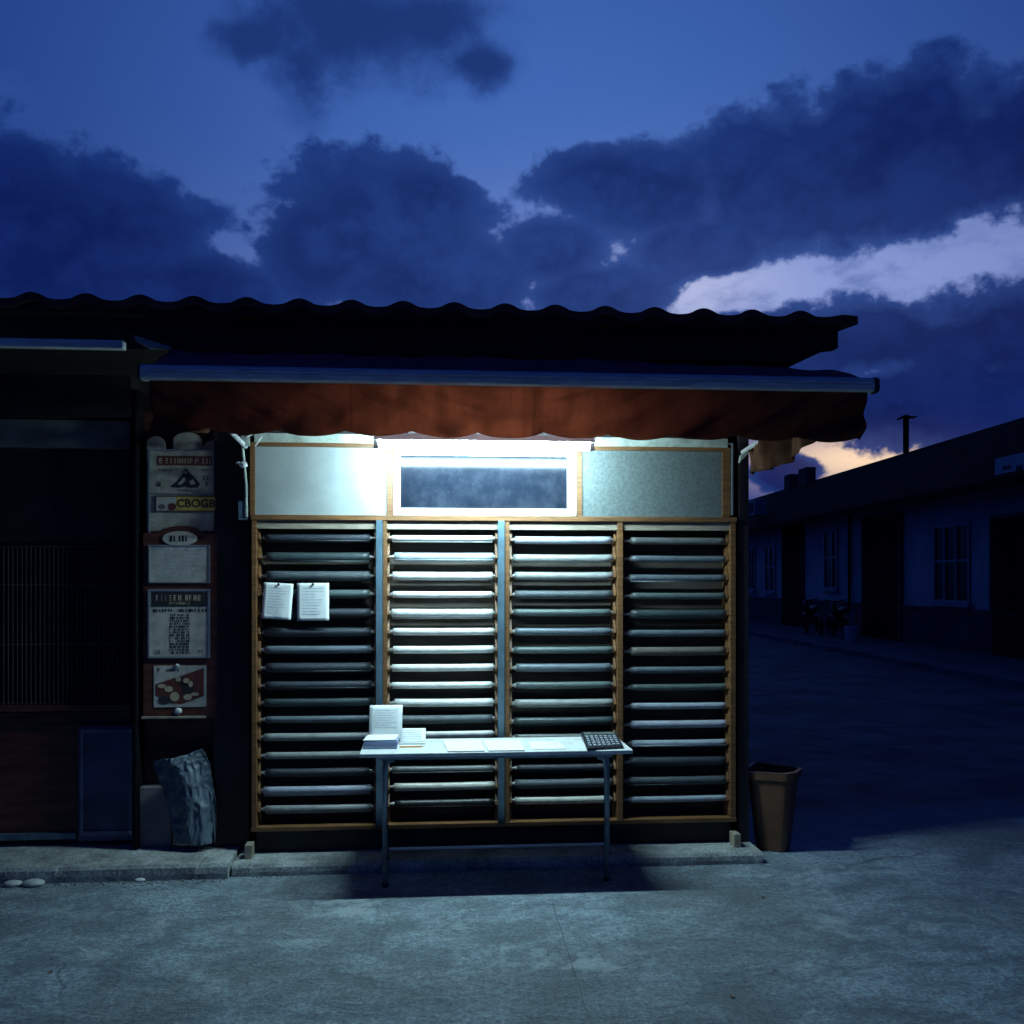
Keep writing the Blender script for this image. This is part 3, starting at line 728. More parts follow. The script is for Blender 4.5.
# ------------------------------------------------------------------ transom over the rack
YTt = YR + .01
zt0 = zT + .001
tw = thing('transom_window', P(490, 516, YTt), 'row of three wood framed panes above the rack, middle one with a white sash', 'window')
def trbox(name, px0, py0, px1, py1, m, y0, y1, parent=tw, **kw):
    bm = NB(); pbox(bm, px0, py0, px1, py1, YTt, y0, y1); return obj(name, bm, m, parent, **kw)
zz1 = P(490, 448, YTt).z
def trz(name, px0, px1, z0, z1, m, y0, y1, parent=tw, **kw):
    bm = NB(); box(bm, P(px0, 480, YTt).x, P(px1, 480, YTt).x, YTt + y0, YTt + y1, z0, z1); return obj(name, bm, m, parent, **kw)
trz('head_rail', 250, 730, zz1 - .006, zz1 + .018, M['wood_h'], -.012, .08, bevel=.002)
for a, b in ((250, 255), (387, 393.2), (576, 582), (722, 730)):
    trz('mullion', a, b, zt0, zz1 - .0065, M['wood'], -.008, .08, bevel=.002)
trz('white_panel', 255.2, 386.8, zt0, zz1 - .007, M['board'], .004, .02)
trz('frosted_pane', 582.2, 721.8, zt0, zz1 - .007, M['frosted'], .004, .02)
bm = NB(); 
xa, xb = P(393.4, 480, YTt).x, P(575.8, 480, YTt).x
za, zb_ = zt0 + .001, zz1 - .008; fw = .043
box(bm, xa, xb, YTt - .016, YTt + .03, za, za + fw); box(bm, xa, xb, YTt - .016, YTt + .03, zb_ - fw, zb_)
box(bm, xa, xa + fw, YTt - .016, YTt + .03, za + fw, zb_ - fw); box(bm, xb - fw * 1.25, xb, YTt - .016, YTt + .03, za + fw, zb_ - fw)
sash = obj('sash', bm, M['whitepaint'], tw, bevel=.002)
bm = NB(); box(bm, xa + fw, xb - fw * 1.25, YTt + .004, YTt + .012, za + fw, zb_ - fw); obj('glass', bm, M['dusty'], sash)
# pale beam above and bits
bm = NB(); box(bm, P(254, 440, YTt).x, P(728, 440, YTt).x, YTt + .0, YTt + .09, zz1 + .0185, zz1 + .075); obj('pale_beam', bm, M['pale'], tw, bevel=.003)
bm = NB(); box(bm, P(249.5, 440, YTt).x, P(729, 440, YTt).x, YTt + .02, YTt + .1, zz1 + .0755, 2.9); obj('upper_board', bm, M['darkwall'], tw)

# ------------------------------------------------------------------ tube light
YTu = 5.66
tl = thing('fluorescent_light', (P(483, 440, YTu).x, YTu, P(483, 443, YTu).z), 'lit fluorescent tube hung across the top of the middle transom pane', 'light')
a, b = P(379, 444, YTu), P(589, 444.5, YTu); zL = (a.z + b.z) / 2 - .012
bm = NB(); tube(bm, [(a.x, YTu, zL), (b.x, YTu, zL)], .019, 20); obj('tube', bm, M['tube'], tl, smooth=True)
bm = NB()
tube(bm, [(a.x - .03, YTu, zL), (a.x - .0005, YTu, zL)], .02, 14); obj('end_cap', bm, M['alu'], tl)
bm = NB(); tube(bm, [(b.x + .0005, YTu, zL), (b.x + .03, YTu, zL)], .02, 14); obj('end_cap', bm, M['alu'], tl)
bm = NB(); prism(bm, [(YTu - .03, zL + .028), (YTu + .03, zL + .028), (YTu + .022, zL + .065), (YTu - .022, zL + .065)], 'x', a.x - .03, b.x + .03)
for x in (a.x - .02, b.x + .02): box(bm, x - .008, x + .008, YTu - .018, YTu + .018, zL + .021, zL + .0275)
obj('housing', bm, M['whitepaint'], tl)
bm = NB()
for x in (a.x + .15, b.x - .15): box(bm, x - .012, x + .012, YTu + .0, YTt + .018, zL + .066, zL + .074)
obj('bracket', bm, M['steel'], tl)

# ------------------------------------------------------------------ awning
YA = 5.15
aw = thing('awning', (P(510, 375, YA).x, YA, 2.4), 'dark red cloth awning with grey front bar and scalloped valance over the rack', 'awning')
pa, pb = P(141, 374.5, YA), P(873, 382.5, YA); zA = (pa.z + pb.z) / 2
bh = .038
prof = [(YA, zA + bh), (YA - .018, zA + bh * .7), (YA - .022, zA + .008), (YA - .016, zA + .002), (YA - .022, zA - .004), (YA - .018, zA - bh * .8), (YA, zA - bh), (YA + .045, zA - bh), (YA + .045, zA + bh)]
bm = NB(); prism(bm, prof, 'x', pa.x, pb.x); obj('front_bar', bm, M['alu'], aw)
for x, d in ((pa.x - .012, .0115), (pb.x + .0005, .028)):
    bm = NB(); prism(bm, [(p[0] * 1.0 + (-.003 if p[0] < YA + .02 else .003), p[1] + (.003 if p[1] > zA else -.003)) for p in prof], 'x', x, x + d); obj('end_cap', bm, M['plasticblack'], aw, bevel=.003)
vx0, vx1 = P(148, 400, YA).x, P(869, 400, YA).x
zv = zA - bh + .004; zvb = P(512, 434, YA + .06).z
sp = .345
rw = random.Random(5)
def val(u, v):
    x = vx0 + (vx1 - vx0) * u
    sc = abs(math.sin(math.pi * (x - vx0 + .06) / sp))
    bottom = zvb - .030 * (sc ** 0.7) + .010
    z = zv + (bottom - zv) * v
    ed = min(1, min(u, 1 - u) / .12)
    fold = .022 * math.sin(x * 7 + 6 * v) * v + .008 * math.sin(x * 31 + 1 + 9 * v) * v + .010 * math.sin(x * 17 - z * 26) * v
    diag = (1 - ed) * .05 * math.sin(z * 40 + (x if u < .5 else -x) * 9) * v
    return Vector((x, YA + .02 + .05 * v + fold + diag, z))
bm = NB(); sheet(bm, val, 260, 16)
obj('valance', bm, M['valance'], aw, smooth=True, solid=.002)
zw = 3.09
cprof = [(YA + .045, zA + bh * .9), (YA + .12, zA + .10), (YA + .22, zA + .155), (YE + .105, zA + .165), (YE + .12, zs - .02), (YTt + .12, zs - .012)]
def can(u, v):
    f = v * (len(cprof) - 1); i = min(len(cprof) - 2, int(f)); f -= i
    y = cprof[i][0] + (cprof[i + 1][0] - cprof[i][0]) * f; z = cprof[i][1] + (cprof[i + 1][1] - cprof[i][1]) * f
    x = vx0 + (vx1 - vx0) * u
    k = min(1, v * 2.2)
    x -= max(0, (u - .5) * 2) * .12 * k; x += max(0, (.5 - u) * 2) * .07 * k
    z -= .035 * max(0, u - .6) / .4 * k
    return Vector((x, y, z + .005 * math.sin(x * 8) * k + .004 * math.sin(x * 23) * k))
bm = NB(); sheet(bm, can, 100, 20); obj('canopy', bm, M['canopy'], aw, smooth=True, solid=.003)
for s, x in ((-1, vx0 + .12), (1, vx1 - .12)):
    xe = P(246, 440, 6.05).x if s < 0 else P(742, 440, 6.05).x
    bm = NB(); tube(bm, [(xe, 6.04, 2.50), (x, YA + .05, zA - .01)], .014, 10); obj('arm', bm, M['alu'], aw)
    bm = NB()
    bx = P(741, 450, 6.0).x if s > 0 else P(244, 450, 6.0).x
    if s > 0: prism(bm, [(bx - .01, P(741, 463, 6.).z), (bx + .0, P(741, 455, 6.).z), (bx + .11, P(741, 441, 6.).z), (bx + .135, P(741, 440, 6.).z), (bx + .09, P(741, 446, 6.).z)], 'y', 6.0, 6.03)
    else: box(bm, bx - .02, bx + .03, 6.0, 6.03, 2.5, 2.56)
    obj('wall_bracket', bm, M['pale'], aw, bevel=.002)
# side curtains gathered up under each arm
def side(name, x0, y0, zt0_, zb0, x1, y1, zt1, zb1, label):
    def fn(u, v):
        x = x0 + (x1 - x0) * u; y = y0 + (y1 - y0) * u
        zt_ = zt0_ + (zt1 - zt0_) * u; zb2 = zb0 + (zb1 - zb0) * u - .05 * math.sin(math.pi * u) 
        f = .022 * math.sin(u * 19 + v * 2) + .014 * math.sin(u * 41)
        return Vector((x + f, y + f * .3, zt_ + (zb2 - zt_) * v + .02 * math.sin(v * 7 + u * 5) * v))
    bm = NB(); sheet(bm, fn, 60, 14)
    return tag(obj(name, bm, M['curtain'], smooth=True, solid=.004), label, 'curtain', 'cloths gathered under the awning ends')
side('side_cloth', P(748, 450, 6.0).x, 6.0, 2.52, 2.34, vx1 - .24, 5.32, 2.74, 2.50, 'brown cloth hanging bunched below the right end of the awning')
side('side_cloth', P(240, 450, 5.98).x, 5.98, 2.70, 2.63, vx0 + .10, 5.30, 2.74, 2.53, 'brown cloth gathered behind the valance above the posters')

# ------------------------------------------------------------------ cable and tape by the rack's top left
cb = thing('conduit', P(245, 520, 6.03), 'pale conduit tied with white tape beside rack top left corner', 'pipe')
p1, p2, p3, p4 = P(241.5, 436, 6.04), P(243.5, 458, 6.04), P(246, 485, 6.05), P(246.5, 517, 6.05)
bm = NB(); tube(bm, [p1, p2, p3, p4], .009, 10); obj('pipe', bm, M['pale'], cb, smooth=True)
bm = NB(); c = P(243.5, 465, 6.03); ball(bm, c, .018, 1.3, .9, 1.0, 12, 8, .008, 3); ball(bm, c + Vector((-.03, 0, .012)), .010, 1.4, .8, .7, 10, 6, .005, 4)
obj('tape', bm, M['paper'], cb)
bm = NB(); pbox(bm, 238, 501, 247, 520, 6.05, 0, .05); obj('junction_box', bm, M['steel'], cb, bevel=.003)
bm = NB(); c1 = P(246, 437, 6.0); c2 = P(262, 434, 6.0); tube(bm, [c1, (c1 + c2) / 2 + Vector((0, 0, .012)), c2], .006, 8); tube(bm, [P(255, 446, 6.0), P(262, 436, 6.0)], .006, 8)
obj('wire', bm, M['alu'], cb)
bm = NB(); c = P(732.5, 443, 6.03); e = P(733.5, 515, 6.03)
box(bm, c.x - .005, c.x + .006, 6.035, 6.045, e.z, c.z); box(bm, c.x - .06, c.x - .0055, 6.035, 6.045, c.z - .008, c.z)
tag(obj('corner_strip', bm, M['silverframe']), 'thin pale metal strip down the right edge of the frosted pane', 'strip')

# ------------------------------------------------------------------ pinned notes
def note(px0, py0, px1, py1, rot, curl, label, seed):
    Y = YC - .036
    a = P(px0, py0, Y); b = P(px1, py1, Y); w_, h = b.x - a.x, a.z - b.z
    top = Vector(((a.x + b.x) / 2, Y, a.z))
    nt_ = thing('pinned_note', top, label, 'note', 'notes pinned to the leftmost bay')
    def fn(u, v, off=0):
        x = (u - .5) * w_; z = -v * h
        y = -curl * v * v * (1 if u > .5 else .3) - .01 * v - off
        return top + Vector((x * math.cos(rot) - z * math.sin(rot), y, x * math.sin(rot) + z * math.cos(rot)))
    bm = NB(); sheet(bm, fn, 8, 12); obj('paper', bm, M['paper'], nt_, smooth=True, solid=.0008)
    bm = NB(); rnd = random.Random(seed)
    for i in range(10):
        v0 = .14 + i * .075; u1 = .55 + rnd.random() * .3
        vs = [bm.verts.new(fn(u, v_, .0014)) for u, v_ in ((.16, v0), (u1, v0), (u1, v0 + .018), (.16, v0 + .018))]; bm.faces.new(vs)
    obj('lettering', bm, M['ink'], nt_)
    bm = NB(); ball(bm, top + Vector((0, -.008, -.008)), .008, 1, .7, 1, 10, 6); obj('clip', bm, M['plasticblack'], nt_)
note(264, 583, 293.5, 619, R(-3.5), .012, 'tilted white note with curled edge, left of two pinned side by side', 1)
note(297, 583, 329, 620.5, R(0.4), .004, 'straight white note, right of two pinned side by side', 2)

# ------------------------------------------------------------------ table
TZ = .76
fl, fr = G(359.5, 753.5, TZ), G(635, 751.5, TZ)
ty0, ty1 = 5.46, 5.955
tx0, tx1 = fl.x, fr.x
tb = thing('folding_table', ((tx0 + tx1) / 2, (ty0 + ty1) / 2, 0), 'narrow white topped table on grey legs standing before the rack', 'table')
bm = NB(); box(bm, tx0, tx1, ty0, ty1, TZ - .022, TZ); obj('tabletop', bm, M['tabletop'], tb, bevel=.004)
bm = NB(); box(bm, tx0 + .10, tx1 - .10, ty0 + .08, ty0 + .10, TZ - .05, TZ - .0225); box(bm, tx0 + .10, tx1 - .10, ty1 - .07, ty1 - .05, TZ - .05, TZ - .0225)
box(bm, tx0 + .1, tx0 + .12, ty0 + .1005, ty1 - .0705, TZ - .05, TZ - .0225); box(bm, tx1 - .12, tx1 - .1, ty0 + .1005, ty1 - .0705, TZ - .05, TZ - .0225)
obj('apron', bm, M['tableleg'], tb)
for s, xl_ in ((-1, G(386, 880, 0).x), (1, G(605, 878, 0).x)):
    xf = xl_
    for yl in (ty0 + .12, ty1 - .09):
        xl_ = xf if yl < 5.7 else (xf * yl / (ty0 + .12) + .004)
        zg = .068 if yl > 5.83 else 0.0
        bm = NB(); k = xl_ + (-s) * .03
        tube(bm, [(k - s * (-.03) * 0 + (-s) * .02, yl, TZ - .055), (k - (-s) * .012, yl, TZ - .06), (xl_, yl, TZ - .095), (xl_, yl, zg + .012)], .017, 12)
        lg = obj('leg', bm, M['tableleg'], tb, smooth=True)
        bm = NB(); tube(bm, [(xl_, yl, zg), (xl_, yl, zg + .02)], .02, 12); obj('rubber_foot', bm, M['plasticblack'], lg)
    bm = NB(); tube(bm, [(xf, ty0 + .138, .16), (xl_, ty1 - .108, .16)], .010, 10); obj('stretcher', bm, M['tableleg'], tb)
xa_, xb_ = G(386, 880, 0).x, G(605, 878, 0).x; kf = (ty1 - .09) / (ty0 + .12)
bm = NB(); tube(bm, [(xa_ * kf + .022, ty1 - .09, .132), (xb_ * kf - .014, ty1 - .09, .132)], .009, 10); obj('long_stretcher', bm, M['alu'], tb)

def tslab(name, pts, th, m, lift=0.0):
    q = [G(x, y, TZ + lift + th) for x, y in pts]
    bm = NB(); quadslab(bm, q, th); return bm
def Q(x, y): return (340 + x / 3.2, 680 + y / 3.2)
for i, (pts, lab) in enumerate((
    ([Q(345, 229), Q(463, 226), Q(446, 190), Q(327, 191)], 'blank white pad on the table, nearest the booklet with the pencil'),
    ([Q(476, 226), Q(592, 225), Q(575, 191), Q(455, 192)], 'blank white pad in the middle of the table'),
    ([Q(616, 221), Q(724, 219), Q(700, 195), Q(600, 196)], 'thin blank white sheet on the table nearest the calculator'))):
    th = .006 if i < 2 else .002
    q = [G(x, y, TZ + .0015 + th) for x, y in pts]
    for p in q: p.y = min(max(p.y, ty0 + .01), ty1 - .01)
    bm = NB(); quadslab(bm, q, th)
    tag(obj('paper_pad' if i < 2 else 'paper_sheet', bm, M['paper'], bevel=.0008), lab, 'paper', 'blank papers lying on the table')
# book stack with an upright sheet
s0, s1 = G(*Q(76, 222), TZ), G(*Q(183, 219), TZ)
bk = thing('paper_stack', ((s0.x + s1.x) / 2, s0.y + .09, TZ), 'thick stack of papers with bluish edges at left end of the table', 'stack')
bm = NB(); rnd = random.Random(3); z = TZ + .001
for i in range(9):
    dx, dy = (rnd.random() - .5) * .008, (rnd.random() - .5) * .008
    box(bm, s0.x + dx, s1.x + dx, s0.y + dy, s0.y + .19 + dy, z, z + .0048); z += .0052
obj('bundle', bm, M['bluepaper'], bk)
bm = NB(); quadslab(bm, [Vector((s0.x - .004, s0.y - .003, z + .004)), Vector((s1.x - .01, s0.y + .004, z + .004)), Vector((s1.x + .003, s0.y + .19, z + .004)), Vector((s0.x + .012, s0.y + .188, z + .004))], .0035); obj('top_sheet', bm, M['paper'], bk)
a0, a1 = P(*Q(92, 180), 5.80), P(*Q(198, 80), 5.84)
sx0, sx1 = P(*Q(92, 120), 5.8).x, P(*Q(198, 120), 5.8).x
zlow = TZ + .012
up = thing('upright_sheet', ((sx0 + sx1) / 2, 5.80, zlow), 'printed white sheet propped upright behind the paper stack', 'paper')
def us(u, v, off=0): return Vector((sx0 + (sx1 - sx0) * u + .004 * v, 5.795 + .05 * v - .012 * math.sin(math.pi * v) - off, zlow + (a1.z - zlow) * v))
bm = NB(); sheet(bm, us, 6, 10); obj('paper', bm, M['paper'], up, smooth=True, solid=.001)
bm = NB()
for i in range(8):
    v0 = .86 - i * .065; u1 = .75 + .12 * math.sin(i * 3)
    bm.faces.new([bm.verts.new(us(u, v, .0016)) for u, v in ((.14, v0), (u1, v0), (u1, v0 - .015), (.14, v0 - .015))])
obj('lettering', bm, M['ink'], up)
# booklet + pencil
k0, k1 = G(*Q(190, 208), TZ), G(*Q(274, 206), TZ)
bo = thing('booklet', ((k0.x + k1.x) / 2, k0.y + .06, TZ), 'small open booklet with faint print behind the orange pencil', 'booklet')
bm = NB(); box(bm, k0.x, k1.x, k0.y + .006, k0.y + .13, TZ + .001, TZ + .009); obj('pages', bm, M['paper'], bo)
def bkf(u, v, off=0): return Vector((k0.x + .004 + (k1.x - k0.x - .004) * u, k0.y + .03 + .10 * v - off * .8, TZ + .01 + .066 * v + off * .8 ))
bm = NB(); sheet(bm, bkf, 4, 6); obj('raised_page', bm, M['paper'], bo, smooth=True, solid=.0012)
bm = NB()
for i in range(5):
    v0 = .85 - i * .15; bm.faces.new([bm.verts.new(bkf(u, v, .002)) for u, v in ((.12, v0), (.85, v0), (.85, v0 - .05), (.12, v0 - .05))])
obj('lettering', bm, M['ink'], bo)
c0, c1 = G(*Q(190, 214), TZ + .005), G(*Q(272, 211), TZ + .005)
pn = thing('pencil', ((c0.x + c1.x) / 2, c0.y, TZ), 'orange pencil lying along the table front edge', 'pencil')
c0.y = max(c0.y, ty0 + .02) ; c1.y = c0.y + .004; c0.z = c1.z = TZ + .0055
bm = NB(); tube(bm, [c0, c0.lerp(c1, .86)], .0045, 6); obj('shaft', bm, M['orange'], pn)
bm = NB(); tube(bm, [c0.lerp(c1, .861), c1], [.0045, .0008], 8); obj('tip', bm, M['creamink'], pn)
# calculator
q = [Q(790, 214), Q(908, 208), Q(876, 163), Q(768, 167)]
hh = .018
base = [G(x, y, TZ + .022) for x, y in q]
for p in base: p.y = min(p.y, ty1 - .005)
cc = sum(base, Vector()) / 4
ca = thing('calculator', (cc.x, cc.y, TZ), 'black desk calculator with grey keys at the right end of the table', 'calculator')
def cp(u, v, dz=0): 
    p = base[0].lerp(base[1], u).lerp(base[3].lerp(base[2], u), v); p.z = TZ + .016 + .014 * v + dz; return p
bm = NB()
tp = [bm.verts.new(cp(u, v)) for u, v in ((0, 0), (1, 0), (1, 1), (0, 1))]; bt = [bm.verts.new((v.co.x, v.co.y, TZ + .002)) for v in tp]
bm.faces.new(tp); bm.faces.new(bt[::-1])
for i in range(4): bm.faces.new((tp[i], bt[i], bt[(i + 1) % 4], tp[(i + 1) % 4]))
obj('body', bm, M['plasticblack'], ca, bevel=.005)
bm = NB()
for r_ in range(5):
    for k in range(7):
        u0, v0 = .07 + k * .127, .07 + r_ * .135
        tq = [cp(u0, v0, .006), cp(u0 + .08, v0, .006), cp(u0 + .08, v0 + .075, .006), cp(u0, v0 + .075, .006)]
        quadslab(bm, tq, .0055)
obj('keys', bm, M['key'], ca)
bm = NB(); quadslab(bm, [cp(.06, .78, .003), cp(.94, .78, .003), cp(.94, .93, .003), cp(.06, .93, .003)], .0025); obj('screen', bm, mat('lcd', (.12, .15, .13), .2), ca)

# ------------------------------------------------------------------ box and plastic sheet by the red wall
bm = NB(); c0, c1 = P(138, 787, 6.22), P(172, 840, 6.22); box(bm, c0.x, c1.x, 6.20, 6.295, .087, c0.z)
tag(obj('pale_box', bm, M['card'], bevel=.004), 'pale square box standing behind the plastic sheeting', 'box')
def bag(u, v):   # u across, v up
    left = [(176, 842), (168, 810), (158, 780), (152, 762)]; right = [(213, 842), (215, 800), (210, 765), (201, 750)]
    def pl(l, v):
        s = v * 3; i = min(2, int(s)); f = s - i; return l[i][0] + (l[i + 1][0] - l[i][0]) * f, l[i][1] + (l[i + 1][1] - l[i][1]) * f
    a = pl(left, v); b = pl(right, v); px = a[0] + (b[0] - a[0]) * u; py = a[1] + (b[1] - a[1]) * u - 4 * math.sin(u * 9) * max(0, v - .85)
    y = 6.10 + .05 * v + .018 * math.sin(u * 6 + v * 2.5) + .004 * math.sin(u * 17 - v * 9) - .05 * math.sin(math.pi * u) * (1 - v * .5)
    p = P(px, py, 6.13); q3 = Vector((u * 2.6, v * 3.4, .3)); y += .024 * (abs(mnoise.noise(q3 * 1.3)) - .2) + .016 * abs(mnoise.noise(q3 * 3.1)) + .006 * abs(mnoise.noise(q3 * 7)); return Vector((p.x + .012 * mnoise.noise(q3 * 2 + Vector((5, 0, 0))), y, max(p.z + .014 * mnoise.noise(q3 * 2.3 + Vector((0, 9, 0))) * (1 if v > .15 else 0), .088)))
bm = NB(); sheet(bm, bag, 70, 80)
tag(obj('plastic_sheeting', bm, M['bag'], smooth=True, solid=.003), 'crumpled grey plastic sheeting leaning on the pale box', 'plastic sheet')
def bag2(u, v):
    p = P(203 + 13 * u + 4 * v * (1 - u), 842 - 55 * v + 10 * u * v, 6.13); return Vector((p.x, 6.13 + .02 * math.sin(u * 11 + v * 6), max(p.z, .088)))
bm = NB(); sheet(bm, bag2, 16, 24)
tag(obj('plastic_sheeting', bm, M['bag'], smooth=True, solid=.003), 'narrow dark fold of plastic right of the larger sheeting', 'plastic sheet')

# ------------------------------------------------------------------ bin
bc = G(780, 853, 0); bc = Vector((bc.x, bc.y + .12, 0))
bn_ = thing('waste_bin', bc, 'open square brown plastic waste bin beside the rack corner', 'bin')
def rsq(r, z, rot, k=5):
    pts = []
    for q_ in range(4):
        for j in range(k):
            an = R(90 * q_ + 90 * j / (k - 1)); cx = [1, -1, -1, 1][q_] * r * .62; cy = [1, 1, -1, -1][q_] * r * .62
            x, y = cx + r * .38 * math.cos(an), cy + r * .38 * math.sin(an)
            pts.append(bc + Vector((x * math.cos(rot) - y * math.sin(rot), x * math.sin(rot) + y * math.cos(rot), z)))
    return pts
def loft(bm, rings, closeb=True, closet=True):
    rr = [[bm.verts.new(p) for p in r] for r in rings]; n = len(rr[0])
    for a, b in zip(rr, rr[1:]):
        for i in range(n): bm.faces.new((a[i], a[(i + 1) % n], b[(i + 1) % n], b[i]))
    if closeb: bm.faces.new(rr[0][::-1])
    if closet: bm.faces.new(rr[-1])
rot = R(57); H = .50
bm = NB(); loft(bm, [rsq(.092, .004, rot), rsq(.104, .10, rot), rsq(.122, .3, rot), rsq(.146, H, rot), rsq(.142, H, rot), rsq(.118, .3, rot), rsq(.09, .012, rot)])
obj('body', bm, M['bin'], bn_, smooth=False)
def rim(r_, z, k=9):
    pts = rsq(r_, z, rot)
    return [p + Vector((0, 0, .008 * math.sin(i_ * .63) )) for i_, p in enumerate(pts)]
bm = NB(); loft(bm, [rim(.1465, H - .045), rim(.156, H - .042), rim(.160, H + .002), rim(.163, H + .006), rim(.143, H + .008), rim(.1425, H + .0005)], False, False)
obj('rim', bm, M['bin'], bn_)

# ------------------------------------------------------------------ stones, litter
for i, (px, py, s, lab) in enumerate(((13, 886, .020, 'flat white stone at the kerb foot, near the picture edge'), (33.5, 886, .024, 'rounder white stone just right of the flat one by the kerb'), (140, 881.5, .012, 'small pale pebble alone at the foot of the kerb'))):
    c = G(px, py, 0); bm = NB(); ball(bm, c + Vector((0, .0, s * .7)), s * 1.6, 1.6, 1.1, .55, 16, 10, .002, i)
    tag(obj('stone', bm, M['white_stone'], smooth=True), lab, 'stone', 'white stones along the kerb')
for i, (px, py, lab) in enumerate(((51, 973, 'small dark leaf on the concrete, alone at lower left'), (732, 997, 'small dark leaf on the concrete below the table right end'), (763, 898, 'dark fleck of leaf on the concrete in front of the bin'))):
    c = G(px, py, 0); bm = NB(); sheet(bm, lambda u, v: c + Vector(((u - .5) * .02 * math.sin(math.pi * (v * .8 + .1)), (v - .5) * .03, .003 + .006 * abs(u - .5))), 4, 6)
    tag(obj('leaf', bm, M['bin'], solid=.001), lab, 'leaf', 'dead leaves on the concrete')
# loose grit on the concrete
bm = NB(); rnd = random.Random(21)
for i in range(900):
    if i < 350: x = rnd.uniform(-3.2, XL); y = 5.80 - abs(rnd.gauss(0, .035)); s = rnd.uniform(.002, .007)
    elif i < 500: x = rnd.uniform(XL, XR); y = 5.82 - abs(rnd.gauss(0, .03)); s = rnd.uniform(.002, .006)
    else: x = rnd.uniform(-3, 4); y = rnd.uniform(3.2, 7); s = rnd.uniform(.0015, .005)
    bmesh.ops.create_icosphere(bm, subdivisions=1, radius=s, matrix=Matrix.Translation((x, y, s * .5)) @ Matrix.Diagonal((1, rnd.uniform(.7, 1.3), .7, 1)))
o = obj('gravel', bm, mat('grit', (.17, .17, .16), .9, var=.5, scale=30)); o['kind'] = 'stuff'; tag(o, 'loose grit scattered over the concrete and along the kerb', 'gravel')

# ------------------------------------------------------------------ row house across the road
VA = -.032; A0 = 11.0
TW = math.atan(VA)   # direction of the row from the view axis
DV = (FW + RT * VA).normalized(); NV = Vector((DV.y, -DV.x, 0))  # along the row / away from the road
O0 = CF(A0, 0, 0)
def RW(s, n, z): return O0 + DV * s + NV * n + Vector((0, 0, z))
def rowpt(px, py, n=0.0):
    u = (px - 512) / F; d = (A0 + n) / (u - VA); p = CF(u * d, d, CAMZ - (py - HOR) / F * d)
    return (p - O0).dot(DV), p.z
def rbox(bm, s0, s1, n0, n1, z0, z1):
    vs = [bm.verts.new(RW(s, n, z)) for s in (s0, s1) for n in (n0, n1) for z in (z0, z1)]
    for f in ((0, 1, 3, 2), (4, 6, 7, 5), (0, 4, 5, 1), (2, 3, 7, 6), (0, 2, 6, 4), (1, 5, 7, 3)): bm.faces.new([vs[i] for i in f])
hs = thing('row_house', RW(24, 3, 0), 'long low house with pale rendered wall and dark tiled roof across the road', 'house')
ZE = rowpt(1024, 478)[1]; S0, S1 = 8, 62
bm = NB(); rbox(bm, S0, S1, 0, 6, 0.1, ZE + .3); obj('wall', bm, M['housewall'], hs)
zd = rowpt(1024, 612)[1]
bm = NB(); rbox(bm, S0, S1, -.05, -.003, 0.1, zd); rbox(bm, S0, S1, -.08, -.0505, zd - .08, zd + .0); obj('plinth', bm, M['plinth'], hs)
rn = 2.8; zr = rowpt(1024, 417, rn)[1]
bm = NB()
v = [RW(S0, -.85, ZE - .08), RW(S0, rn, zr), RW(S0, 2 * rn + .6, ZE + .1)]; v2 = [p + DV * (S1 - S0) for p in v]
A_ = [bm.verts.new(p) for p in v]; B_ = [bm.verts.new(p) for p in v2]
bm.faces.new(A_); bm.faces.new(B_[::-1])
for i in range(3): bm.faces.new((A_[i], A_[(i + 1) % 3], B_[(i + 1) % 3], B_[i]))
rf = obj('roof', bm, M['houseroof'], hs)
bm = NB(); rbox(bm, S0, S1, -.90, -.82, ZE - .26, ZE - .085); obj('gutter', bm, M['darkdoor'], hs)
for px0, px1, pt, pb in ((788.5, 794, 474, 482), (803, 811, 467, 480)):
    s_a, _ = rowpt(px1, 470, rn); s_b, _ = rowpt(px0, 470, rn); zt_ = rowpt(px1, pt, rn)[1]
    bm = NB(); rbox(bm, s_a, s_b, rn - .2, rn + .2, zr - .5, zt_); obj('chimney', bm, M['plinth'], rf)
def hdoor(px0, px1, pt, m=M['darkdoor'], name='door', planks=True):
    a, z1_ = rowpt(px1, pt + 1); b, z2 = rowpt(px0, pt + 3); zt_ = (z1_ + z2) / 2
    bm = NB(); rbox(bm, a, b, -.06 if planks else -.03, -.001 if not planks else -.001, 0.12, zt_)
    for k in range(5):
        s_ = a + (b - a) * (k + .5) / 5
        rbox(bm, s_ - (b - a) * .07, s_ + (b - a) * .07, -.085, -.0605, .3, zt_ - .15)
    o = obj(name, bm, m, hs)
    bm = NB(); rbox(bm, a - .1, a - .002, -.1, -.002, .12, zt_ + .1); rbox(bm, b + .002, b + .1, -.1, -.002, .12, zt_ + .1); rbox(bm, a, b, -.1, -.002, zt_ + .003, zt_ + .1)
    obj('door_frame', bm, M['plinth'], o)
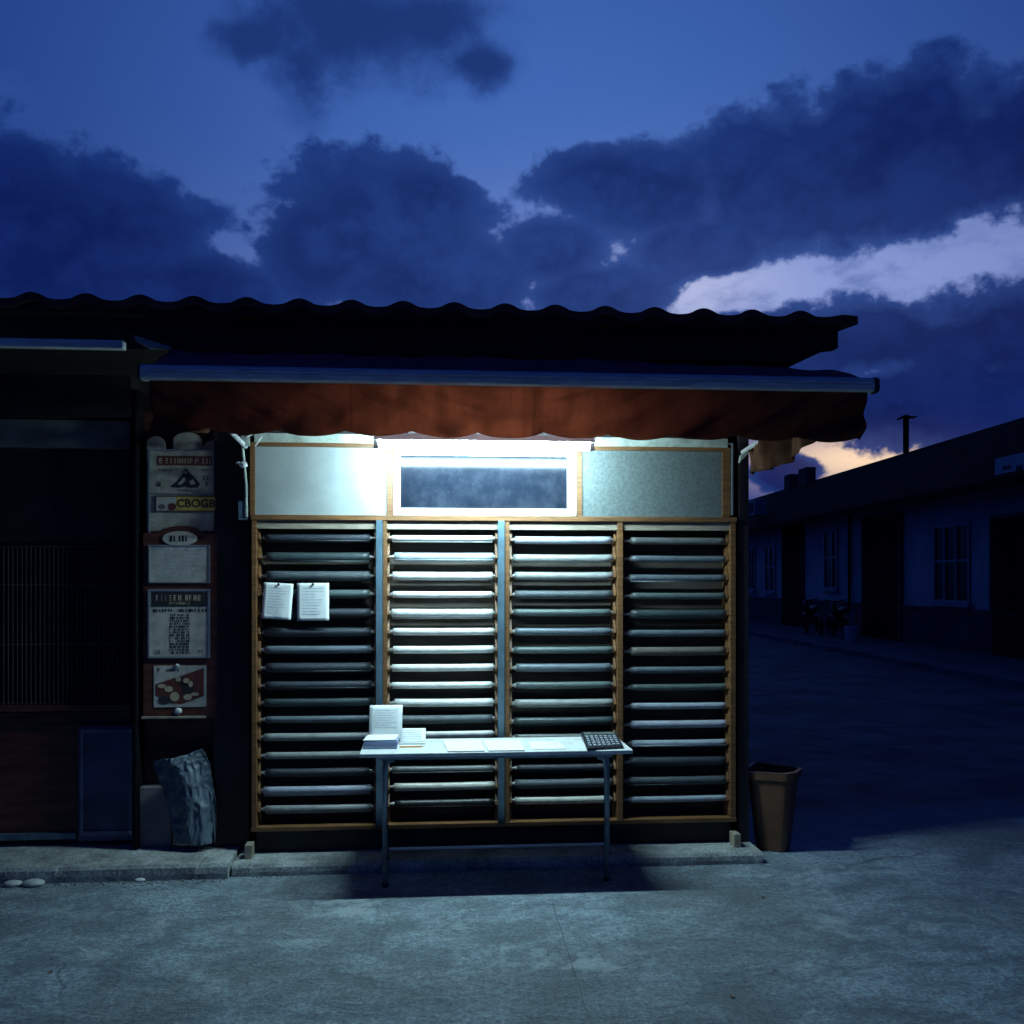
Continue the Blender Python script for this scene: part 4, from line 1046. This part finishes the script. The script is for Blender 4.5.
def hwin(px0, px1, pt, pb, fr_=(.36, .68)):
    a, za = rowpt(px1, pt); b, zb2 = rowpt(px0, pt); zt_ = (za + zb2) / 2; zb_ = (rowpt(px1, pb)[1] + rowpt(px0, pb)[1]) / 2
    bm = NB(); rbox(bm, a, b, -.012, -.002, zb_, zt_); o = obj('window', bm, M['winglass'], hs)
    bm = NB(); f = .07
    rbox(bm, a, b, -.05, -.0125, zt_ - f, zt_); rbox(bm, a, b, -.05, -.0125, zb_, zb_ + f)
    for s_ in [a] + [a + (b - a) * q_ - f / 2 for q_ in fr_] + [b - f]: rbox(bm, s_, s_ + f, -.05, -.0125, zb_ + f, zt_ - f)
    zm = zb_ + (zt_ - zb_) * .52
    rbox(bm, a + f, b - f, -.045, -.0128, zm, zm + .05); obj('window_frame', bm, M['winframe'], o)
    bm = NB(); rbox(bm, a - .1, b + .1, -.14, -.002, zb_ - .08, zb_ - .002); obj('sill', bm, M['winframe'], o)
hwin(935, 971, 524, 603); hwin(825, 838.5, 530, 589, (.4,)); hwin(766, 776, 545, 592, (.5,)); hwin(750, 756, 548, 590, (.5,))
hdoor(866, 902, 517); hdoor(785, 804, 525); hdoor(996, 1055, 515)
bm = NB(); s_, z_ = rowpt(852, 514); 
tube(bm, [RW(s_, -.08, .9), RW(s_, -.08, ZE - .1)], .05, 8); obj('downpipe', bm, M['darkdoor'], hs)
# sign panel
s0_, z0_ = rowpt(1024 + 30, 455, -.6); s1_, z1_ = rowpt(997, 457, -.6); zlo = rowpt(1010, 484, -.6)[1]; zhi = rowpt(1010, 456, -.6)[1]
sg = thing('shop_sign', RW((s0_ + s1_) / 2, -.6, zlo), 'pale signboard on the eave of the house across the road', 'sign')
bm = NB(); rbox(bm, s0_, s1_, -.64, -.57, zlo, zhi); obj('panel', bm, M['signwhite'], sg)
bm = NB(); rbox(bm, s1_ - 1.0, s1_ - .8, -.652, -.642, zlo + .15, zlo + .32); rbox(bm, s1_ - .6, s1_ - .3, -.652, -.642, zlo + .3, zlo + .36); obj('lettering', bm, M['black'], sg)
# ac unit
s_, z_ = rowpt(758, 515, -.4); acu = thing('air_conditioner', RW(s_, -.35, z_), 'white outdoor air conditioner box high on the far end of the house', 'air conditioner')
bm = NB(); rbox(bm, s_ - .1, s_ + .9, -.55, -.1, z_, z_ + .62); obj('case', bm, M['winframe'], acu, bevel=.02)
bm = NB(); rbox(bm, s_ + .1, s_ + .7, -.565, -.551, z_ + .1, z_ + .5); obj('fan_grille', bm, M['plinth'], acu)
# pavement in front of the house
bm = NB()
KA = 8.47 - A0
for k in range(1): rbox(bm, 4, 80, KA, -.001, -.02, .12)
struct(obj('sidewalk', bm, mat('far_paving', (.13, .13, .135), .9, var=.3, scale=1.5)))
# pole with short cross arms behind the ridge
dP = 38.0; cpx = 906
def cpp(px, py): u = (px - 512) / F; return CF(u * dP, dP, CAMZ - (py - HOR) / F * dP)
tpz = cpp(906, 417); 
plo = thing('street_pole', (tpz.x, tpz.y, 0), 'dark pole with a short two armed head rising behind the roof', 'pole')
bm = NB(); tube(bm, [(tpz.x, tpz.y, 0), (tpz.x, tpz.y, tpz.z)], .11, 10); obj('shaft', bm, M['darkdoor'], plo)
bm = NB(); a, b = cpp(896.5, 420), cpp(917, 416.5)
tube(bm, [a, cpp(902, 417.5), cpp(906, 416), cpp(912, 417.5), b], [.02, .05, .06, .05, .02], 8); obj('lamp_head', bm, M['darkdoor'], plo)

# motorcycles parked on the far sidewalk
def motorbike(s, n, label, flip=1):
    o = RW(s, n, .12)
    mb = thing('parked_motorcycle', o, label, 'motorcycle', 'motorcycles parked on the far sidewalk')
    def q(a, z, n2=0): return o + DV * (a * flip) + NV * n2 + Vector((0, 0, z))
    for a in (-.62, .66):
        bm = NB(); ring = [q(a + .29 * math.cos(2 * math.pi * k / 20), .3 + .29 * math.sin(2 * math.pi * k / 20)) for k in range(21)]
        tube(bm, ring, .045, 8, caps=False); wh = obj('wheel', bm, M['plasticblack'], mb, smooth=True)
        bm = NB(); tube(bm, [q(a, .3, -.05), q(a, .3, .05)], .07, 10)
        for k in range(6):
            an = math.pi * k / 3; tube(bm, [q(a, .3), q(a + .27 * math.cos(an), .3 + .27 * math.sin(an))], .008, 5)
        obj('hub', bm, M['darkdoor'], wh)
    bm = NB(); tube(bm, [q(-.62, .3), q(-.2, .45), q(.1, .42), q(.35, .75)], [.05, .13, .15, .08], 10); ball(bm, q(.12, .72), .17, 1, 1.4, .8); obj('body', bm, M['darkdoor'], mb, smooth=True)
    bm = NB(); tube(bm, [q(-.7, .82), q(-.45, .80), q(-.1, .76), q(.0, .78)], [.05, .1, .11, .05], 8); obj('seat', bm, M['plasticblack'], mb, smooth=True)
    bm = NB(); tube(bm, [q(.66, .3), q(.5, .72), q(.42, 1.0)], .03, 8); obj('fork', bm, M['darkdoor'], mb)
    bm = NB(); tube(bm, [q(.34, 1.05, -.33), q(.42, 1.0, -.1), q(.42, 1.0, .1), q(.34, 1.05, .33)], .018, 8); obj('handlebar', bm, M['darkdoor'], mb)
    bm = NB(); ball(bm, q(.55, .9), .08); obj('headlight', bm, M['winframe'], mb, smooth=True)
sm, _ = rowpt(815, 632, -1.0)
motorbike(sm, -1.1, 'dark motorcycle parked on the far sidewalk, farther of two'); motorbike(rowpt(838, 632, -1.0)[0], -.95, 'dark motorcycle parked on the far sidewalk, nearer of two by the white bucket')
bs_, _ = rowpt(856, 640, -1.3); c = RW(bs_, -1.4, .12)
bk_ = thing('bucket', c, 'small white bucket on the far sidewalk beside the motorcycles', 'bucket')
bm = NB(); tube(bm, [c, c + Vector((0, 0, .02)), c + Vector((0, 0, .42))], [.14, .15, .2], 16); obj('body', bm, M['signwhite'], bk_, smooth=False)
bm = NB(); tube(bm, [c + Vector((0, 0, .42)), c + Vector((.05, 0, 1.25))], .02, 8); obj('handle', bm, M['winframe'], bk_)

# ------------------------------------------------------------------ colour management
scn.view_settings.view_transform = 'Standard'; scn.view_settings.look = 'None'; scn.view_settings.exposure = 0; scn.view_settings.gamma = 1
scn.cycles.use_denoising = True
scn.cycles.max_bounces = 6
scn.cycles.sample_clamp_indirect = 4.0
